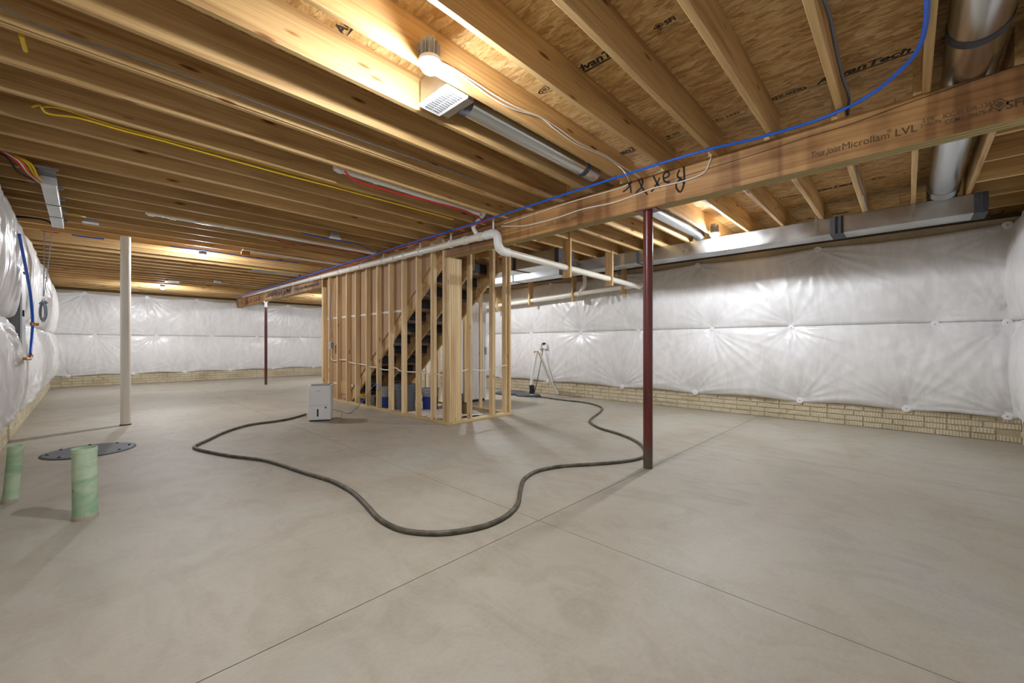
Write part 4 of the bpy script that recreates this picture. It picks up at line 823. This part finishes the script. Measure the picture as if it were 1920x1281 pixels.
# wireway under the joists by the left wall
wwy = thing('wireway', 'grey metal wireway under the joists near the electrical panel', 'wireway', (-0.2, 6.5, 2.6))
xa, xb_ = -0.275, -0.175
for a, b in ((5.62, 6.42), (6.42, 7.0), (7.0, 7.62)): MB().rbox((xa, a + 0.002, 2.60), (xb_, b - 0.002, 2.675), 0.006, 1).build('tray', 'galv', wwy)
for y in (6.42, 7.0): MB().box((xa - 0.004, y - 0.012, 2.597), (xb_ + 0.004, y + 0.012, 2.674)).build('joint', 'panelgrey', wwy)
for y in (5.95, 6.4, 6.95, 7.5): MB().box((xb_, y - 0.02, 2.66), (xb_ + 0.035, y + 0.02, ZJ)).build('bracket', 'panelgrey', wwy)
MB().box((xa - 0.02, 5.38, 2.675), (xb_ + 0.02, 5.42, ZJ - 0.0)).build('end_bracket', 'panelgrey', wwy); MB().box((xa, 5.42, 2.672), (xb_, 5.62, 2.68)).build('flange', 'panelgrey', wwy)
for i, (mt, dx) in enumerate((('redpex', 0), ('whitec', 0.02), ('orange', 0.035), ('yellow', 0.06), ('black', -0.03), ('yellow', 0.08))):
    o = cable('feeder_cable', [Vector((XL + 0.05, 5.3 + 0.02 * i, 2.76)), Vector((-0.42 + dx, 5.35, 2.70)), Vector((-0.36 + dx, 5.45, 2.64 - 0.006 * i)), Vector((-0.30 + dx * 0.6, 5.65, 2.625)), Vector((-0.25 + dx * 0.5, 5.9, 2.64))], 0.008, mt)
    tag(o, 'loose %s cable drooping into the end of the wireway' % ('red', 'white', 'orange', 'yellow', 'black', 'yellow')[i], 'cable', 'cables entering the wireway' if mt == 'yellow' else None)
o = cable('feeder_cable', [pz(25, 406, ZJ - 0.02), pz(55, 408, ZJ - 0.03), pz(85, 413, ZJ - 0.03), pz(97, 420, ZJ - 0.06)], 0.011, 'black'); tag(o, 'thick black cable joining the wireway from the left wall', 'cable')

# ================================================================== LEFT WALL: PANEL, WATER SERVICE, CABLE COIL
ep = thing('electrical_panel', 'grey electrical panel recessed in the left wall insulation', 'electrical panel', (-0.5, 7.2, 1.04))
MB().rbox((XL, 7.02, 1.05), (-0.487, 7.39, 1.93), 0.006, 0).build('cabinet', 'panelgrey', ep); MB().rbox((-0.486, 7.005, 1.035), (-0.472, 7.405, 1.945), 0.008, 0).build('door', 'panellight', ep)
MB().box((-0.471, 7.04, 1.46), (-0.458, 7.06, 1.53)).build('latch', 'black', ep)
for z in (1.72, 1.28): MB().lathe([(0.016, 0), (0.016, 0.02)], (-0.545, 7.02, z), 12, (0, -1, 0)).build('cable_clamp', 'black', ep)
MB().box((XL, 6.985, 1.85), (XL + 0.06, 7.02, 2.55)).build('backing_board', 'dark', ep)
yw = 7.95; xw_ = -0.44
q = lambda x, y: px(x, y, -0.40)
wsv = thing('water_service', 'blue water service line with brass valve on the left wall', 'pipe', tuple(q(57, 672)))
MB().tube(smooth_path([q(36, 440), q(44, 480), q(52, 520), q(58, 560), q(61, 600), q(60, 630), q(57, 664)], 6), 0.0125, 12).build('pipe', 'bluepex', wsv, True)
for yy in (608, 668): MB().tube([q(61 if yy < 640 else 57, yy - 3), q(61 if yy < 640 else 57, yy + 3)], 0.02, 12).build('coupling', 'copper', wsv, True)
MB().tube([q(57, 668), q(56, 673), q(46, 673)], 0.016, 10).build('elbow', 'copper', wsv, True); MB().box(tuple(q(66, 611) - Vector((0.03, 0.02, 0.0))), tuple(q(66, 606) + Vector((0.03, 0.02, 0)))).build('lever', 'copper', wsv)
yc_ = 8.3; q = lambda x, y: py(x, y, yc_)
cc = thing('cable_coil', 'coil of grey cable hanging by the left wall below the joists', 'cable coil', tuple(q(80, 600)))
for (x0, y0, x1, y1) in ((83, 431, 81, 555), (98, 431, 82, 556)): MB().tube(smooth_path([q(x0, y0), q((x0 + x1) / 2 + 1, (y0 + y1) / 2), q(x1, y1)], 5), 0.0045, 8).build('hanging_cable', 'greyc', cc, True)
rr = random.Random(4)
for k in range(7):
    w0, h0 = rr.uniform(4.5, 10), rr.uniform(16, 22); c0 = (80 + rr.uniform(-2, 2), 582 + rr.uniform(-2, 3)); pts = []
    for i in range(25):
        a = 2 * math.pi * i / 24; pts.append(q(c0[0] + w0 * math.sin(a) * (0.55 + 0.45 * (1 - math.cos(a)) / 2), c0[1] - h0 * math.cos(a)) + Vector((0, 0.012 * (k - 3), 0)))
    MB().tube(pts, 0.0045, 6).build('cable_loop', 'greyc', cc, True)
MB().tube([q(74, 568), q(80, 570), q(88, 566)], 0.02, 8).build('binding', 'greyc', cc, True)
o = cable('electric_cable', under(-0.4, -0.24, pz(96, 430, ZJ).y, 0.007), 0.007, 'redpex'); tag(o, 'short red cable on the joist above the hanging coil', 'cable')

# ================================================================== CEILING LAMPS
def lamp(label, X, Y):
    t = thing('ceiling_lamp', label, 'lamp', (X, Y, 2.58)); z0 = 2.64
    # dome, emitting
    prof = [(DOME_R * math.cos(a), z0 - DOME_R * math.sin(a) * 1.0) for a in [math.pi / 2 * k / 7 for k in range(8)]]
    MB().lathe(prof, (X, Y, 0), 24).build('dome', 'bulb', t, True)
    MB().lathe([(0.06, z0 + 0.0), (0.06, z0 + 0.02), (0.05, z0 + 0.022)], (X, Y, 0), 24).build('trim_ring', 'whitepl', t, True)
    MB().lathe([(0.034, z0 + 0.022), (0.034, z0 + 0.1)], (X, Y, 0), 20).build('core', 'greypl', t, True)
    for k in range(14):
        a = 2 * math.pi * k / 14; h = 0.07 + 0.025 * ((k * 5) % 3) / 2; d = Vector((math.cos(a), math.sin(a), 0)); n = Vector((-d.y, d.x, 0)) * 0.002
        p0, p1 = Vector((X, Y, 0)) + d * 0.03, Vector((X, Y, 0)) + d * 0.054; V = []
        for zz in (z0 + 0.022, z0 + 0.022 + h): V += [p0 - n + Vector((0, 0, zz)), p1 - n + Vector((0, 0, zz)), p1 + n + Vector((0, 0, zz)), p0 + n + Vector((0, 0, zz))]
        MB().add(V, [(0, 3, 2, 1), (4, 5, 6, 7), (0, 1, 5, 4), (1, 2, 6, 5), (2, 3, 7, 6), (3, 0, 4, 7)]).build('heat_sink_fin', 'greypl', t)
    yj_ = -0.06 + 0.404 * math.ceil((Y + 0.06 + 0.038 - 0.02) / 0.404) - 0.038
    MB().box((X - 0.02, Y - 0.015, z0 + 0.1), (X + 0.02, yj_ if Y < yj_ < Y + 0.3 else Y + 0.04, z0 + 0.14)).build('mounting_box', 'greypl', t)
    return t
lamp('bright ceiling lamp beside the white register and round duct', 1.275, 1.83)
a = pz(380, 482, 2.61); lamp('glowing ceiling lamp between the white column and the handwritten beam', a.x, a.y)
a = pz(305, 541, 2.61); lamp('far glowing ceiling lamp close to the back wall', a.x, a.y)
a = pz(1340, 441, 2.625); lamp('glowing ceiling lamp beside the supply duct', a.x, a.y)
lamp('ceiling lamp behind the stair framing beside the return duct', 5.6, 6.66)
lamp('ceiling lamp at the back of the room beyond the stairs', 5.6, 13.0)
